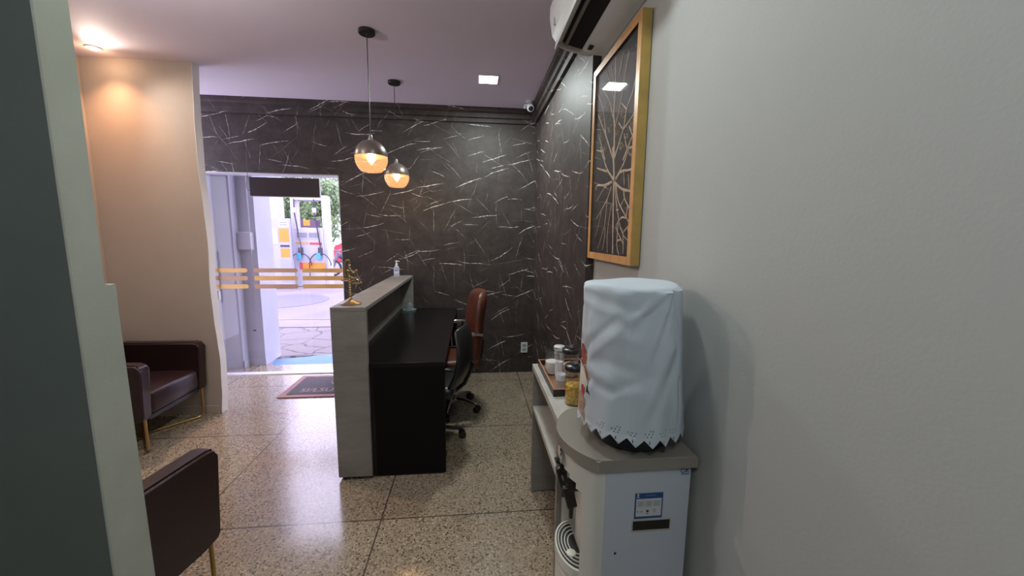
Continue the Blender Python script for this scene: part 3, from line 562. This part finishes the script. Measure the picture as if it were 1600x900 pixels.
def jar(name, x, y, z, r, h, label, cat, fill, fillh, lidm, knob):
    t = thing(name, (x, y, z), label, cat)
    MB().lathe([(r*.93, .0005), (r, .006), (r, h-.008), (r*.94, h), (r*.90, h), (r*.955, h-.009), (r*.955, .008), (r*.9, .004)], n=28).build('glass_body', M_clear, t, True, 60)
    if fill: MB().lathe([(r*.93, .007), (r*.94, .012), (r*.94, fillh-.006), (r*.6, fillh)], n=24).build('contents', fill, t, True)
    if lidm:
        MB().lathe([(r*1.03, h+.0005), (r*1.06, h+.004), (r*1.06, h+.019), (r*.98, h+.023)], n=28).build('lid', lidm, t, True, 60)
        if knob: MB().lathe([(.005, h+.023), (.005, h+.030), (.016, h+.031), (.016, h+.034), (.005, h+.036), (.005, h+.041), (.013, h+.042), (.013, h+.045)], n=20).build('lid_knob', M_chrome, t, True)
    return t
TB = TZ+.0075
M_sugar = mat('white_sugar', (.75, .72, .70), .8, var=.1, vscale=200); M_snack = mat('yellow_snack', (.72, .42, .06), .6, var=.5, vscale=90, bump=.8, bscale=120); M_biscuit = mat('pale_biscuits', (.60, .46, .33), .7, var=.3, vscale=80)
jar('glass_jar', .424, 1.99, TB, .039, .112, 'clear glass jar half full of white sugar at the tray far left corner', 'jar', M_sugar, .075, M_clear, False)
jar('glass_jar', .515, 1.95, TB, .043, .128, 'glass jar with black lid and chrome knob standing in the tray', 'jar', M_biscuit, .07, mat('black_lid', (.016, .016, .018), .3), True)
jar('sugar_canister', .482, 2.075, TB, .03, .105, 'white filled canister behind the black-lidded jar in the tray', 'canister', M_sugar, .095, M_white, False)
jar('snack_jar', .449, 1.625, TZ, .041, .158, 'glass jar of yellow snacks with black lid on the console before the tray', 'jar', M_snack, .095, MATS['black_lid'], True)
def cup(x, y, z, r, h, label, grp):
    t = thing('paper_cup', (x, y, z), label, 'cup', grp)
    MB().lathe([(r*.72, .0), (r*.75, .002), (r, h-.003), (r*1.05, h-.002), (r*1.05, h), (r*.97, h), (r*.72, .004)], n=24).build('cup_wall', mat('white_cup', (.72, .72, .74), .5), t, True, 50)
    return t
g1 = cup(.426, 1.772, TB, .0235, .052, 'small white disposable cup in the wider nested stack in the tray', 'white cups nested in the wider stack')
for k in range(1, 4):
    c = copy_tree(g1); c.location.z = TB+.0085*k
g2 = cup(.428, 1.84, TB, .0185, .045, 'narrow white disposable cup in the taller slim stack in the tray', 'white cups nested in the slim stack')
for k in range(1, 10):
    c = copy_tree(g2); c.location.z = TB+.008*k
# ---------------------------------------------------------------- water cooler
t = thing('water_cooler', (0, 0, 0), 'white water cooler with taupe lid standing against the right wall', 'water cooler')
def plan(y0, y1, xb, xc, xf, n=24):
    yc = (y0+y1)/2; h = (y1-y0)/2; s_ = xc-xf; Rr = (h*h+s_*s_)/(2*s_); cx = xf+Rr; pts = []
    a = math.asin(h/Rr)
    for k in range(n+1):
        q = -a+2*a*k/n; pts.append((cx-Rr*math.cos(q), yc+Rr*math.sin(q)))
    return pts   # from near corner to far corner
arc = plan(1.085, 1.425, .69, .390, .303, 48)
full = [(.692, 1.085), (.54, 1.085), (.405, 1.085)]+[(.3955, 1.0865)]+arc[1:-1]+[(.3955, 1.4235), (.405, 1.425), (.692, 1.425)]
b = MB(); bm = b.bm
zs = [.02, .05, .2, .36, .3605, .40, .45, .5, .55, .60, .65, .70, .725, .745, .76, .768, .7685, .80, .828]
grid = []
def inset(x, y, z):
    if x > .385 or not (1.128 < y < 1.382) or not (.3603 < z < .7683): return 0
    top = .7683-.060*((y-1.255)/.127)**2
    return .075 if z < top else 0
for z in zs:
    row = []
    for x, y in full: d = inset(x, y, z); row.append(bm.verts.new((x+d, y, z)))
    grid.append(row)
for i in range(len(zs)-1):
    for k in range(len(full)): k2 = (k+1) % len(full); bm.faces.new((grid[i][k], grid[i][k2], grid[i+1][k2], grid[i+1][k]))
bm.faces.new(grid[0]); bm.faces.new(grid[-1][::-1])
body = b.build('cabinet', M_ivory, t, True, 30)
MB().box(.412, .691, 1.0828, 1.0848, .022, .826, .0008).build('side_panel', mat('cooler_side', (.50, .55, .61), .4), t)
lid = [(.704, 1.068), (.392, 1.068)]+plan(1.068, 1.437, .7, .383, .294, 40)+[(.392, 1.437), (.704, 1.437)]
b = MB(); b.prism(lid, 'z', .829, .867); bmesh.ops.bevel(b.bm, geom=[e for e in b.bm.edges if all(v.co.z > .86 for v in e.verts)], offset=.005, segments=3, affect='EDGES'); b.build('lid', M_taupe, t, True, 30)
def xf_(y): 
    h = .17; s_ = .087; Rr = (h*h+s_*s_)/(2*s_); return .303+Rr-math.sqrt(Rr*Rr-(y-1.255)**2)
b = MB(); b.lathe([(.0, 0), (.026, .0), (.028, -.004), (.022, -.008), (.016, -.005), (.004, -.006)], (0, 0, 0), 24, 'x', cap=False); bmesh.ops.rotate(b.bm, verts=b.bm.verts, matrix=Matrix.Rotation(-.25, 3, 'Z')); bmesh.ops.translate(b.bm, verts=b.bm.verts, vec=(xf_(1.22)-.0005, 1.225, .797)); b.build('round_badge', M_chrome, t, True)
for yy in (1.190, 1.30):
    q = MB().box(.315, .37, yy-.013, yy+.013, .690, .728, .004); q.box(.300, .335, yy-.011, yy+.011, .625, .705, .004, ((.32, yy, .70), 'Y', -.25)); q.tube([(.335, yy, .70), (.333, yy, .60), (.333, yy, .585)], [.010, .008, .007], 12)
    q.box(.293, .33, yy-.015, yy+.015, .712, .721, .003, ((.33, yy, .716), 'Y', .5)); q.build('tap', M_blackplastic, t, True, 30)
# drip tray
def halfdisc(r, y0=1.255, x0=.376, n=20): return [(x0-r*math.cos(a)*.62, y0+r*math.sin(a)*.98) for a in [(-PI/2+PI*k/n) for k in range(n+1)]]
MB().prism(halfdisc(.124), 'z', .385, .422).build('drip_tray', M_ivory, t, True, 30)
dt = MB().prism(halfdisc(.114), 'z', .4222, .425).build('drip_grille', M_blackplastic, t)
for r in (.104, .086, .068, .050):
    pts = halfdisc(r); MB().tube([(x, y, .4255) for x, y in pts], .0022, 6).build('grille_bar', M_ivory, dt, True)
MB().lathe([(.017, .425), (.017, .4295), (.013, .431)], (.345, 1.212, 0), 22).build('grille_button', M_ivory, t, True)
SY = 1.0826
b = MB(); b.box(.503, .634, SY-.0016, SY-.0001, .606, .648); b.build('handle_surround', mat('beige_surround', (.42, .42, .34), .5), t)
MB().box(.507, .630, SY-.0022, SY-.0014, .613, .645).build('handle_recess', mat('recess_dark', (.012, .009, .008), .6), t)
MB().lathe([(.004, 0), (.004, -.002), (.002, -.003)], (.453, SY, .535), 12, 'y').build('screw_hole', M_blackplastic, t)
RX = Matrix.Rotation(PI/2, 4, 'X'); M_navy = mat('dark_blue_print', (.015, .07, .22), .5); M_paper = mat('label_paper', (.55, .58, .60), .5)
lab = MB().box(.510, .603, SY-.0012, SY-.0001, .653, .741).build('information_label', M_navy, t)
MB().box(.5145, .5985, SY-.0017, SY-.0011, .661, .722).build('label_field', M_paper, lab)
for k in range(3): MB().box(.518+.027*k, .541+.027*k, SY-.0021, SY-.0016, .695, .715, 0).build('label_cell', mat('cell_grey', (.40, .44, .45), .5), lab)
for s, z, x, sz in (('~~~~', .710, .529, .006), ('~~~', .702, .529, .006), ('~~~~', .710, .556, .006), ('~~~', .702, .556, .006), ('~~~~', .710, .583, .006), ('~~~', .702, .583, .006), ('+ :=', .678, .527, .012), ('____', .668, .580, .007)):
    text(s, sz, 'label_print', mat('label_black', (.03, .04, .05), .5), lab, Matrix.Translation((x, SY-.0023, z)) @ RX, .0001)
MB().lathe([(.0045, 0), (.0045, -.0006)], (.553, SY-.0016, .679), 14, 'y').build('label_dot', MATS['label_black'], lab)
MB().box(.549, .557, SY-.0022, SY-.0016, .669, .671).build('label_mark', MATS['label_black'], lab)
text('C', .013, 'label_print', MATS['label_black'], lab, Matrix.Translation((.577, SY-.0023, .680)) @ RX, .0001)
text('---------- :::', .008, 'label_print', M_paper, lab, Matrix.Translation((.560, SY-.0017, .734)) @ RX, .0001)
b = MB().lathe([(.0035, 0), (.0035, -.0006)], (.5195, SY-.0012, .737), 12, 'y'); b.prism([(.514, .727), (.525, .727), (.5195, .733)], 'y', SY-.0018, SY-.0012); b.build('label_emblem', M_paper, lab)
text('OK', .022, 'ok_mark', M_navy, t, Matrix.Translation((.671, SY-.0008, .811)) @ RX, .0003)
MB().box(.658, .685, SY-.0012, SY-.0004, .799, .801).build('ok_underline', M_navy, t)
# ---------------------------------------------------------------- bottle and cloth cover
BC = (.537, 1.222)
t = thing('water_bottle', (BC[0], BC[1], .868), 'large water bottle hidden under the white cloth, dark base showing', 'bottle')
MB().lathe([(.116, 0), (.122, .006), (.122, .055), (.118, .07)], n=40).build('bottle_collar', mat('dark_collar', (.015, .018, .026), .5), t, True)
MB().lathe([(.118, .0705), (.128, .12), (.132, .30), (.130, .42), (.122, .50), (.10, .516)], n=40).build('bottle_body', mat('blue_bottle', (.12, .25, .38), .2), t, True)
def cR(phi, z):
    u = (z-.93)/(1.395-.93); r = .172-.018*u
    r += .0035*math.sin(3*phi+1.2+2*u)*(1-.5*u)+.0026*math.sin(7*phi+4*u)+.0014*math.sin(13*phi-3*u+1)
    # soft diagonal creases and a gathered band near the top
    r -= .0022*math.exp(-((z-1.325-.012*math.sin(2*phi+1))/.010)**2)
    r += .0032*math.exp(-((z-1.20-.05*math.cos(phi+2.2))/.022)**2)*max(0, math.cos(phi+2.1))
    r -= .0045*math.exp(-((z-1.11-.06*math.cos(phi+2.6))/.018)**2)*max(0, math.cos(phi+2.5))
    r += .0035*math.exp(-((z-1.04-.05*math.cos(1.4*phi+.6))/.025)**2)*max(0, math.cos(phi+1.2))
    return r+crease(phi, z)
def P_(px, y): return (246+math.degrees(math.asin(max(-.99, min(.99, (px-986)/84)))), 1.385-(y-455)*.00187)
CREASE = [((915, 560), (968, 498), .011, -.007), ((922, 575), (975, 515), .010, .005), ((905, 600), (960, 618), .012, -.007), ((960, 618), (1012, 588), .013, -.005), ((906, 585), (958, 598), .010, .005),
 ((1046, 452), (985, 500), .012, .006), ((1046, 458), (990, 515), .010, -.005), ((1050, 455), (1012, 565), .012, .005), ((1052, 460), (1026, 560), .010, -.005), ((1054, 450), (1066, 525), .009, -.006), ((1050, 540), (1008, 645), .016, .006), ((1058, 560), (1020, 655), .014, -.005),
 ((915, 462), (1000, 480), .010, -.005), ((912, 478), (1000, 492), .012, .004), ((915, 650), (940, 600), .012, .004), ((985, 520), (988, 680), .004, .0015), ((925, 500), (930, 545), .010, .004), ((1062, 600), (1060, 670), .010, -.005)]
CREASE = [(*P_(*a), *P_(*c_), w_, h_) for a, c_, w_, h_ in CREASE]
def crease(phi, z):
    d = math.degrees(phi) % 360; s_ = 0
    for p0, z0, p1, z1, w_, h_ in CREASE:
        if d < min(p0, p1)-22 or d > max(p0, p1)+22: continue
        K = .0029; ax_, ay, bx_, by_ = p0*K, z0, p1*K, z1; px_, py_ = d*K, z; L2 = (bx_-ax_)**2+(by_-ay)**2
        t_ = max(0, min(1, ((px_-ax_)*(bx_-ax_)+(py_-ay)*(by_-ay))/L2)); dd = math.hypot(px_-ax_-t_*(bx_-ax_), py_-ay-t_*(by_-ay))
        s_ += h_*math.exp(-(dd/w_)**2)*(1-.5*t_)
    return s_
def cC(z): u = min(max((z-.93)/.465, 0), 1.05); return (.531-.017*u, 1.208+.004*u)
b = MB(); bm = b.bm; NP = 768; ZT = 1.398
prof = [('t', r) for r in (.0, .04, .08, .11, .13, .143)]
rows = []
cx, cy = cC(ZT)
def ztop(r, a): return ZT+.004*math.sin(2*a+.5)*(r/.15)+.0015*math.cos(5*a)*(r/.15)**2+.003
rings = []
cv = bm.verts.new((cx, cy, ZT+.006))
for r in (.03, .06, .09, .115, .135, .146, .150): rings.append([bm.verts.new((cx+r*math.cos(2*PI*k/NP), cy+r*math.sin(2*PI*k/NP), ztop(r, 2*PI*k/NP)-(.003 if r > .145 else 0)-(.004 if r > .149 else 0))) for k in range(NP)])
zr = [1.388, 1.378, 1.365, 1.35, 1.34, 1.333, 1.327, 1.32, 1.31]+[1.30-.012*k for k in range(27)]
zr = [z for z in zr if z > .985]
zr += [.978-.0022*k for k in range(12)]
NT_ = 22
for z in zr: rings.append([bm.verts.new((cC(z)[0]+cR(2*PI*k/NP, z)*math.cos(2*PI*k/NP), cC(z)[1]+cR(2*PI*k/NP, z)*math.sin(2*PI*k/NP), z+.004*math.sin(2*PI*k/NP*2)*(1.4-z)/.45)) for k in range(NP)])
def hem(k, f):
    a = 2*PI*k/NP; tri = abs(((k*NT_/NP) % 1)-.5)*2; zb = zr[-1]-.002-f*(.005+.026*(1-tri)); return zb
for f in (.2, .4, .6, .8, 1.0):
    ring = []
    for k in range(NP):
        a = 2*PI*k/NP; z = hem(k, f); ring.append(bm.verts.new((cC(z)[0]+(cR(a, z)+.002*f)*math.cos(a), cC(z)[1]+(cR(a, z)+.002*f)*math.sin(a), z+.004*math.sin(2*a)*(1.4-z)/.45)))
    rings.append(ring)
for k in range(NP): bm.faces.new((cv, rings[0][k], rings[0][(k+1) % NP]))
NR = len(rings); h0 = NR-5-12
def hole(i, k):   # eyelets cut in the hem band
    tk = (k*NT_/NP) % 1; ti = i-h0
    kk = int(tk*(NP/NT_))
    if ti in (5, 6) and kk in (1, 2, 9, 10, 17, 18): return True
    if ti in (9, 10) and kk in (6, 7, 14, 15): return True
    if ti in (13, 14) and kk in (10, 11): return True
    if ti in (1, 2) and kk in (13, 14, 19, 20) and int(k*NT_/NP) % 3 != 0: return True
    return False
for i in range(NR-1):
    for k in range(NP):
        if hole(i, k): continue
        bm.faces.new((rings[i][k], rings[i][(k+1) % NP], rings[i+1][(k+1) % NP], rings[i+1][k]))
t = thing('cloth_cover', (0, 0, 0), 'white cotton cover with zigzag eyelet hem draped over the water bottle', 'cover')
o = b.build('cloth', M_cloth, t, True, 60); md = o.modifiers.new('s', 'SOLIDIFY'); md.thickness = .0012; md.offset = -1
def patch(name, poly, m, lift=.0012):
    poly = [(p[0]-31, p[1]) for p in poly]
    # poly in (phi deg, z) wrapped on the cloth surface
    b = MB(); bm = b.bm; cxp = sum(p[0] for p in poly)/len(poly); czp = sum(p[1] for p in poly)/len(poly)
    def V(ph, z): a = math.radians(ph); c = cC(z); r = cR(a, z)+lift; return bm.verts.new((c[0]+r*math.cos(a), c[1]+r*math.sin(a), z+.004*math.sin(2*a)*(1.4-z)/.45))
    inner = [V(cxp+(p[0]-cxp)*.5, czp+(p[1]-czp)*.5) for p in poly]; outer = [V(*p) for p in poly]; c = V(cxp, czp); n = len(poly)
    for k in range(n): bm.faces.new((inner[k], inner[(k+1) % n], outer[(k+1) % n], outer[k])); bm.faces.new((c, inner[(k+1) % n], inner[k]))
    b.build(name, m, t, True)
pr = mat('print_red_brown', (.28, .06, .04), .8, var=.3, vscale=60); pt = mat('print_tan', (.42, .28, .20), .8, var=.3, vscale=60); pb = mat('print_black', (.03, .025, .025), .8); pc = mat('print_cream', (.66, .60, .50), .8)
# printed hen motif on the side facing the room
patch('printed_motif', [(206, 1.195), (212, 1.200), (219, 1.175), (224, 1.14), (227, 1.10), (226, 1.075), (221, 1.09), (215, 1.12), (206, 1.13), (196, 1.13), (196, 1.19)], pr)
patch('printed_motif', [(218, 1.175), (222, 1.165), (229, 1.10), (229, 1.07), (226, 1.08), (224, 1.13)], pt, .0018)
patch('printed_motif', [(226.5, 1.072), (229, 1.075), (233, 1.045), (230, 1.05), (229, 1.062), (226.5, 1.045), (224.5, 1.048)], pb, .0018)
patch('printed_motif', [(198, 1.12), (211, 1.115), (219, 1.09), (219, 1.06), (212, 1.04), (198, 1.05)], pc)
patch('printed_motif', [(208, 1.055), (213, 1.06), (218, 1.045), (218, 1.03), (212, 1.025), (208, 1.035)], mat('print_red', (.45, .04, .03), .8), .0018)
patch('printed_motif', [(198, 1.04), (210, 1.03), (219, 1.015), (220, .995), (214, .972), (198, .975)], pt)
patch('printed_motif', [(200, 1.165), (206, 1.16), (206, 1.145), (201, 1.14)], pb, .0018)
patch('printed_motif', [(197, 1.255), (206, 1.25), (209, 1.225), (205, 1.205), (197, 1.21)], pt)
patch('printed_motif', [(203, 1.0), (209, 1.005), (213, .975), (219, .965), (221, .935), (214, .945), (203, .96)], pt, .0015)
# ---------------------------------------------------------------- outdoors: fuel pumps, car, motorcycle, trees
M_pw = mat('pump_white', (.40, .385, .44), .5); M_or = mat('signal_orange', (.62, .22, .02), .5); M_red = mat('signal_red', (.48, .03, .06), .45); M_grp = mat('pump_grey', (.19, .19, .23), .5); M_blu = mat('nozzle_blue', (.05, .28, .50), .4); M_dk = mat('hose_black', (.03, .03, .05), .5)
t = thing('fuel_pump', (-4.72, 12, 0), 'white fuel pump with two arched hoses beyond the glass door', 'fuel pump')
MB().box(-.40, .40, -.25, .25, 0, 1.70, .02).build('cabinet', M_pw, t)
MB().box(-.47, -.38, -.2, .2, 0, 2.62, .01).box(.38, .50, -.2, .2, 0, 2.62, .01).box(-.379, .379, -.19, .19, 2.48, 2.61, .01).build('portal_frame', M_pw, t)
MB().box(-.34, .34, -.262, -.251, 1.38, 1.62).build('display_panel', M_pw, t)
for x in (-.17, .16): MB().box(x-.14, x+.14, -.27, -.262, 1.42, 1.56).build('display', M_grp, t)
MB().box(-.36, -.01, -.262, -.251, 1.24, 1.30).build('orange_band', mat('pale_orange', (.5, .28, .11), .5), t); MB().box(.03, .36, -.262, -.251, 1.22, 1.28).build('red_band', M_red, t)
MB().box(-.20, .42, -.262, -.251, .50, .70).build('orange_panel', M_or, t); MB().box(-.28, -.20, -.262, -.251, .50, .70).build('red_panel', M_red, t)
MB().box(-.20, .30, -.24, -.15, 1.72, 1.92).build('notice_board', mat('dark_notice', (.10, .05, .10), .5), t); MB().box(-.12, .06, -.246, -.2405, 1.76, 1.92).build('orange_notice', M_or, t)
for x in (-.32, .22):
    MB().tube([(x, -.3, 2.50), (x, -.3, 2.1), (x+.12, -.3, 1.1)], .018, 8).build('hose', M_dk, t, True)
    MB().box(x-.05, x+.05, -.335, -.27, 2.12, 2.26, .01).build('hose_joint', M_pw, t)
    MB().box(x+.06, x+.16, -.37, -.255, .92, 1.14, .02).build('nozzle', M_dk, t); MB().box(x+.02, x+.13, -.40, -.30, .78, .98, .02).build('nozzle_guard', M_blu, t)
    cxh = x+.10
    MB().tube([(cxh+.30*math.cos(a), -.34-.02*math.sin(a), .62+.36*math.sin(a)) for a in [PI*k/16 for k in range(17)]]+[(cxh-.30, -.34, .2)], .014, 8).build('hose', M_dk, t, True)
t = thing('price_totem', (-5.31, 11.35, 0), 'pale panel with orange notices left of the fuel pump', 'sign')
MB().box(-.30, .29, -.05, .05, 0, 1.94, .01).build('panel', mat('pale_panel', (.33, .33, .42), .5), t)
MB().box(0, .27, -.058, -.0505, 1.70, 1.90).build('notice', M_pw, t)
for z in (1.755, 1.82): MB().box(.04, .23, -.0595, -.0575, z, z+.022).build('notice_line', M_grp, t)
MB().box(0, .26, -.058, -.0505, 1.30, 1.67).build('orange_notice', M_or, t); MB().box(.02, .26, -.058, -.0505, .88, 1.12).build('orange_notice', M_or, t)
MB().box(.02, .26, -.058, -.0505, 1.16, 1.22).build('dark_strip', M_dk, t)
MB().box(-.24, -.03, -.057, -.0505, 1.24, 1.66).build('blank_notice', M_pw, t)
MB().box(.0, .28, -.058, -.0505, .2, .82).build('lower_plate', mat('plate_grey', (.29, .29, .34), .5), t)
# roof posts of the forecourt
for nm, x, y in (('left of the price panel', -5.95, 12.6),):
    t = thing('forecourt_column', (x, y, 0), 'white square column '+nm, 'column'); MB().box(-.16, .16, -.16, .16, 0, 4.6, .01).build('shaft', M_pw, t); MB().box(-.2, .2, -.2, .2, 0, .3, .01).build('plinth', M_grp, t)
t = thing('pickup_truck', (-5.55, 17.5, 0), 'red vehicle with white roof parked beyond the fuel pump', 'car')
b = MB().prism([(-.2, .35), (-.2, 1.05), (.2, 1.15), (.55, 1.60), (2.0, 1.62), (2.2, 1.1), (3.9, 1.05), (3.9, .35)], 'y', -.8, .8); bmesh.ops.bevel(b.bm, geom=list(b.bm.edges), offset=.05, segments=2, affect='EDGES'); b.build('body', M_red, t, True, 40)
MB().box(.45, 2.05, -.74, .74, 1.60, 1.82, .06).build('roof', M_pw, t); b = MB().prism([(.34, 1.18), (.62, 1.55), (1.15, 1.56), (1.15, 1.18)], 'y', -.812, .812); b.prism([(1.22, 1.18), (1.22, 1.56), (1.9, 1.56), (2.02, 1.18)], 'y', -.812, .812); b.build('window', mat('car_window', (.05, .05, .09), .1), t)
for x in (.45, 3.2):
    for y in (-.72, .72): MB().lathe([(.2, -.1), (.34, -.1), (.36, 0), (.34, .1), (.2, .1)], (x, y, .36), 24, 'y').build('wheel', M_dk, t, True)
t = thing('motorcycle', (-5.02, 14.6, 0), 'dark motorcycle parked beside the fuel pump', 'motorcycle')
for x in (-.05, 1.15): MB().tube([(x+.27*math.cos(a), 0, .31+.27*math.sin(a)) for a in [2*PI*k/20 for k in range(20)]], .04, 8, closed=True).build('wheel', M_dk, t, True)
MB().sphere((.42, 0, .72), .2, (1.4, .6, .7), 2).build('fuel_tank', mat('navy_tank', (.04, .04, .10), .3), t, True); MB().box(.6, 1.2, -.11, .11, .68, .78, .04).build('saddle', M_dk, t, True)
MB().box(.3, .75, -.13, .13, .25, .58, .04).build('engine', M_grp, t); MB().tube([(-.05, .09, .31), (.15, .09, .9)], .025, 8).tube([(-.05, -.09, .31), (.15, -.09, .9)], .025, 8).tube([(.15, -.34, .96), (.15, 0, .92), (.15, .34, .96)], .02, 8).build('fork', M_grp, t); MB().tube([(.15, 0, .85), (.55, 0, .55), (1.15, 0, .31)], .03, 8).tube([(.6, 0, .68), (.9, 0, .5)], .025, 8).build('frame', M_grp, t)
M_leaf = mat('tree_leaves', (.085, .17, .065), .7, var=.5, vscale=2); M_leaf2 = mat('pale_tree_leaves', (.18, .26, .12), .7, var=.4, vscale=2); M_trunk = mat('bark', (.12, .09, .07), .9, var=.3)
def tree(x, y, h, r, label, m, seed):
    rd = random.Random(seed); t = thing('tree', (x, y, 0), label, 'tree', None)
    MB().tube([(0, 0, 0), (.1, 0, h*.35), (-.05, .1, h*.7)], [.22, .17, .08], 10).build('trunk', M_trunk, t, True)
    b = MB(); bm = b.bm; cl = [(rd.uniform(-.6, .6)*r, rd.uniform(-.6, .6)*r, h*rd.uniform(.3, .85), r*rd.uniform(.35, .6)) for _ in range(16)]
    for cx_, cy_, cz_, cr in cl:
        for k in range(330):
            d = Vector((rd.gauss(0, 1), rd.gauss(0, 1), rd.gauss(0, 1))).normalized()*cr*rd.uniform(.5, 1); p = Vector((cx_, cy_, max(cz_+0, .5)))+d
            if p.z < .15: continue
            a = Vector((rd.gauss(0, 1), rd.gauss(0, 1), rd.gauss(0, 1))).normalized(); c_ = a.orthogonal().normalized(); s_ = rd.uniform(.07, .13)
            bm.faces.new([bm.verts.new(p+q) for q in (a*s_, c_*s_*.5, -a*s_, -c_*s_*.5)])
    me = bpy.data.meshes.new('foliage'); bm.to_mesh(me); bm.free(); me.materials.append(m); o = bpy.data.objects.new('foliage', me); C.objects.link(o); o.parent = t
tree(-14.0, 28, 6.2, 2.4, 'dark green tree far behind the pale panel with orange notices', M_leaf, 1)
tree(-10.9, 25, 5.6, 1.6, 'green tree seen through the frame of the fuel pump', M_leaf2, 2)
tree(-8.3, 22, 5.0, 1.7, 'light green tree above the red vehicle', M_leaf2, 3)
tree(-20.5, 34, 7.0, 2.8, 'tall dark green tree farthest left in the door glass', M_leaf, 4)
tree(-13.3, 36, 6.5, 3.0, 'dark green tree farthest away behind the pump', M_leaf, 5)
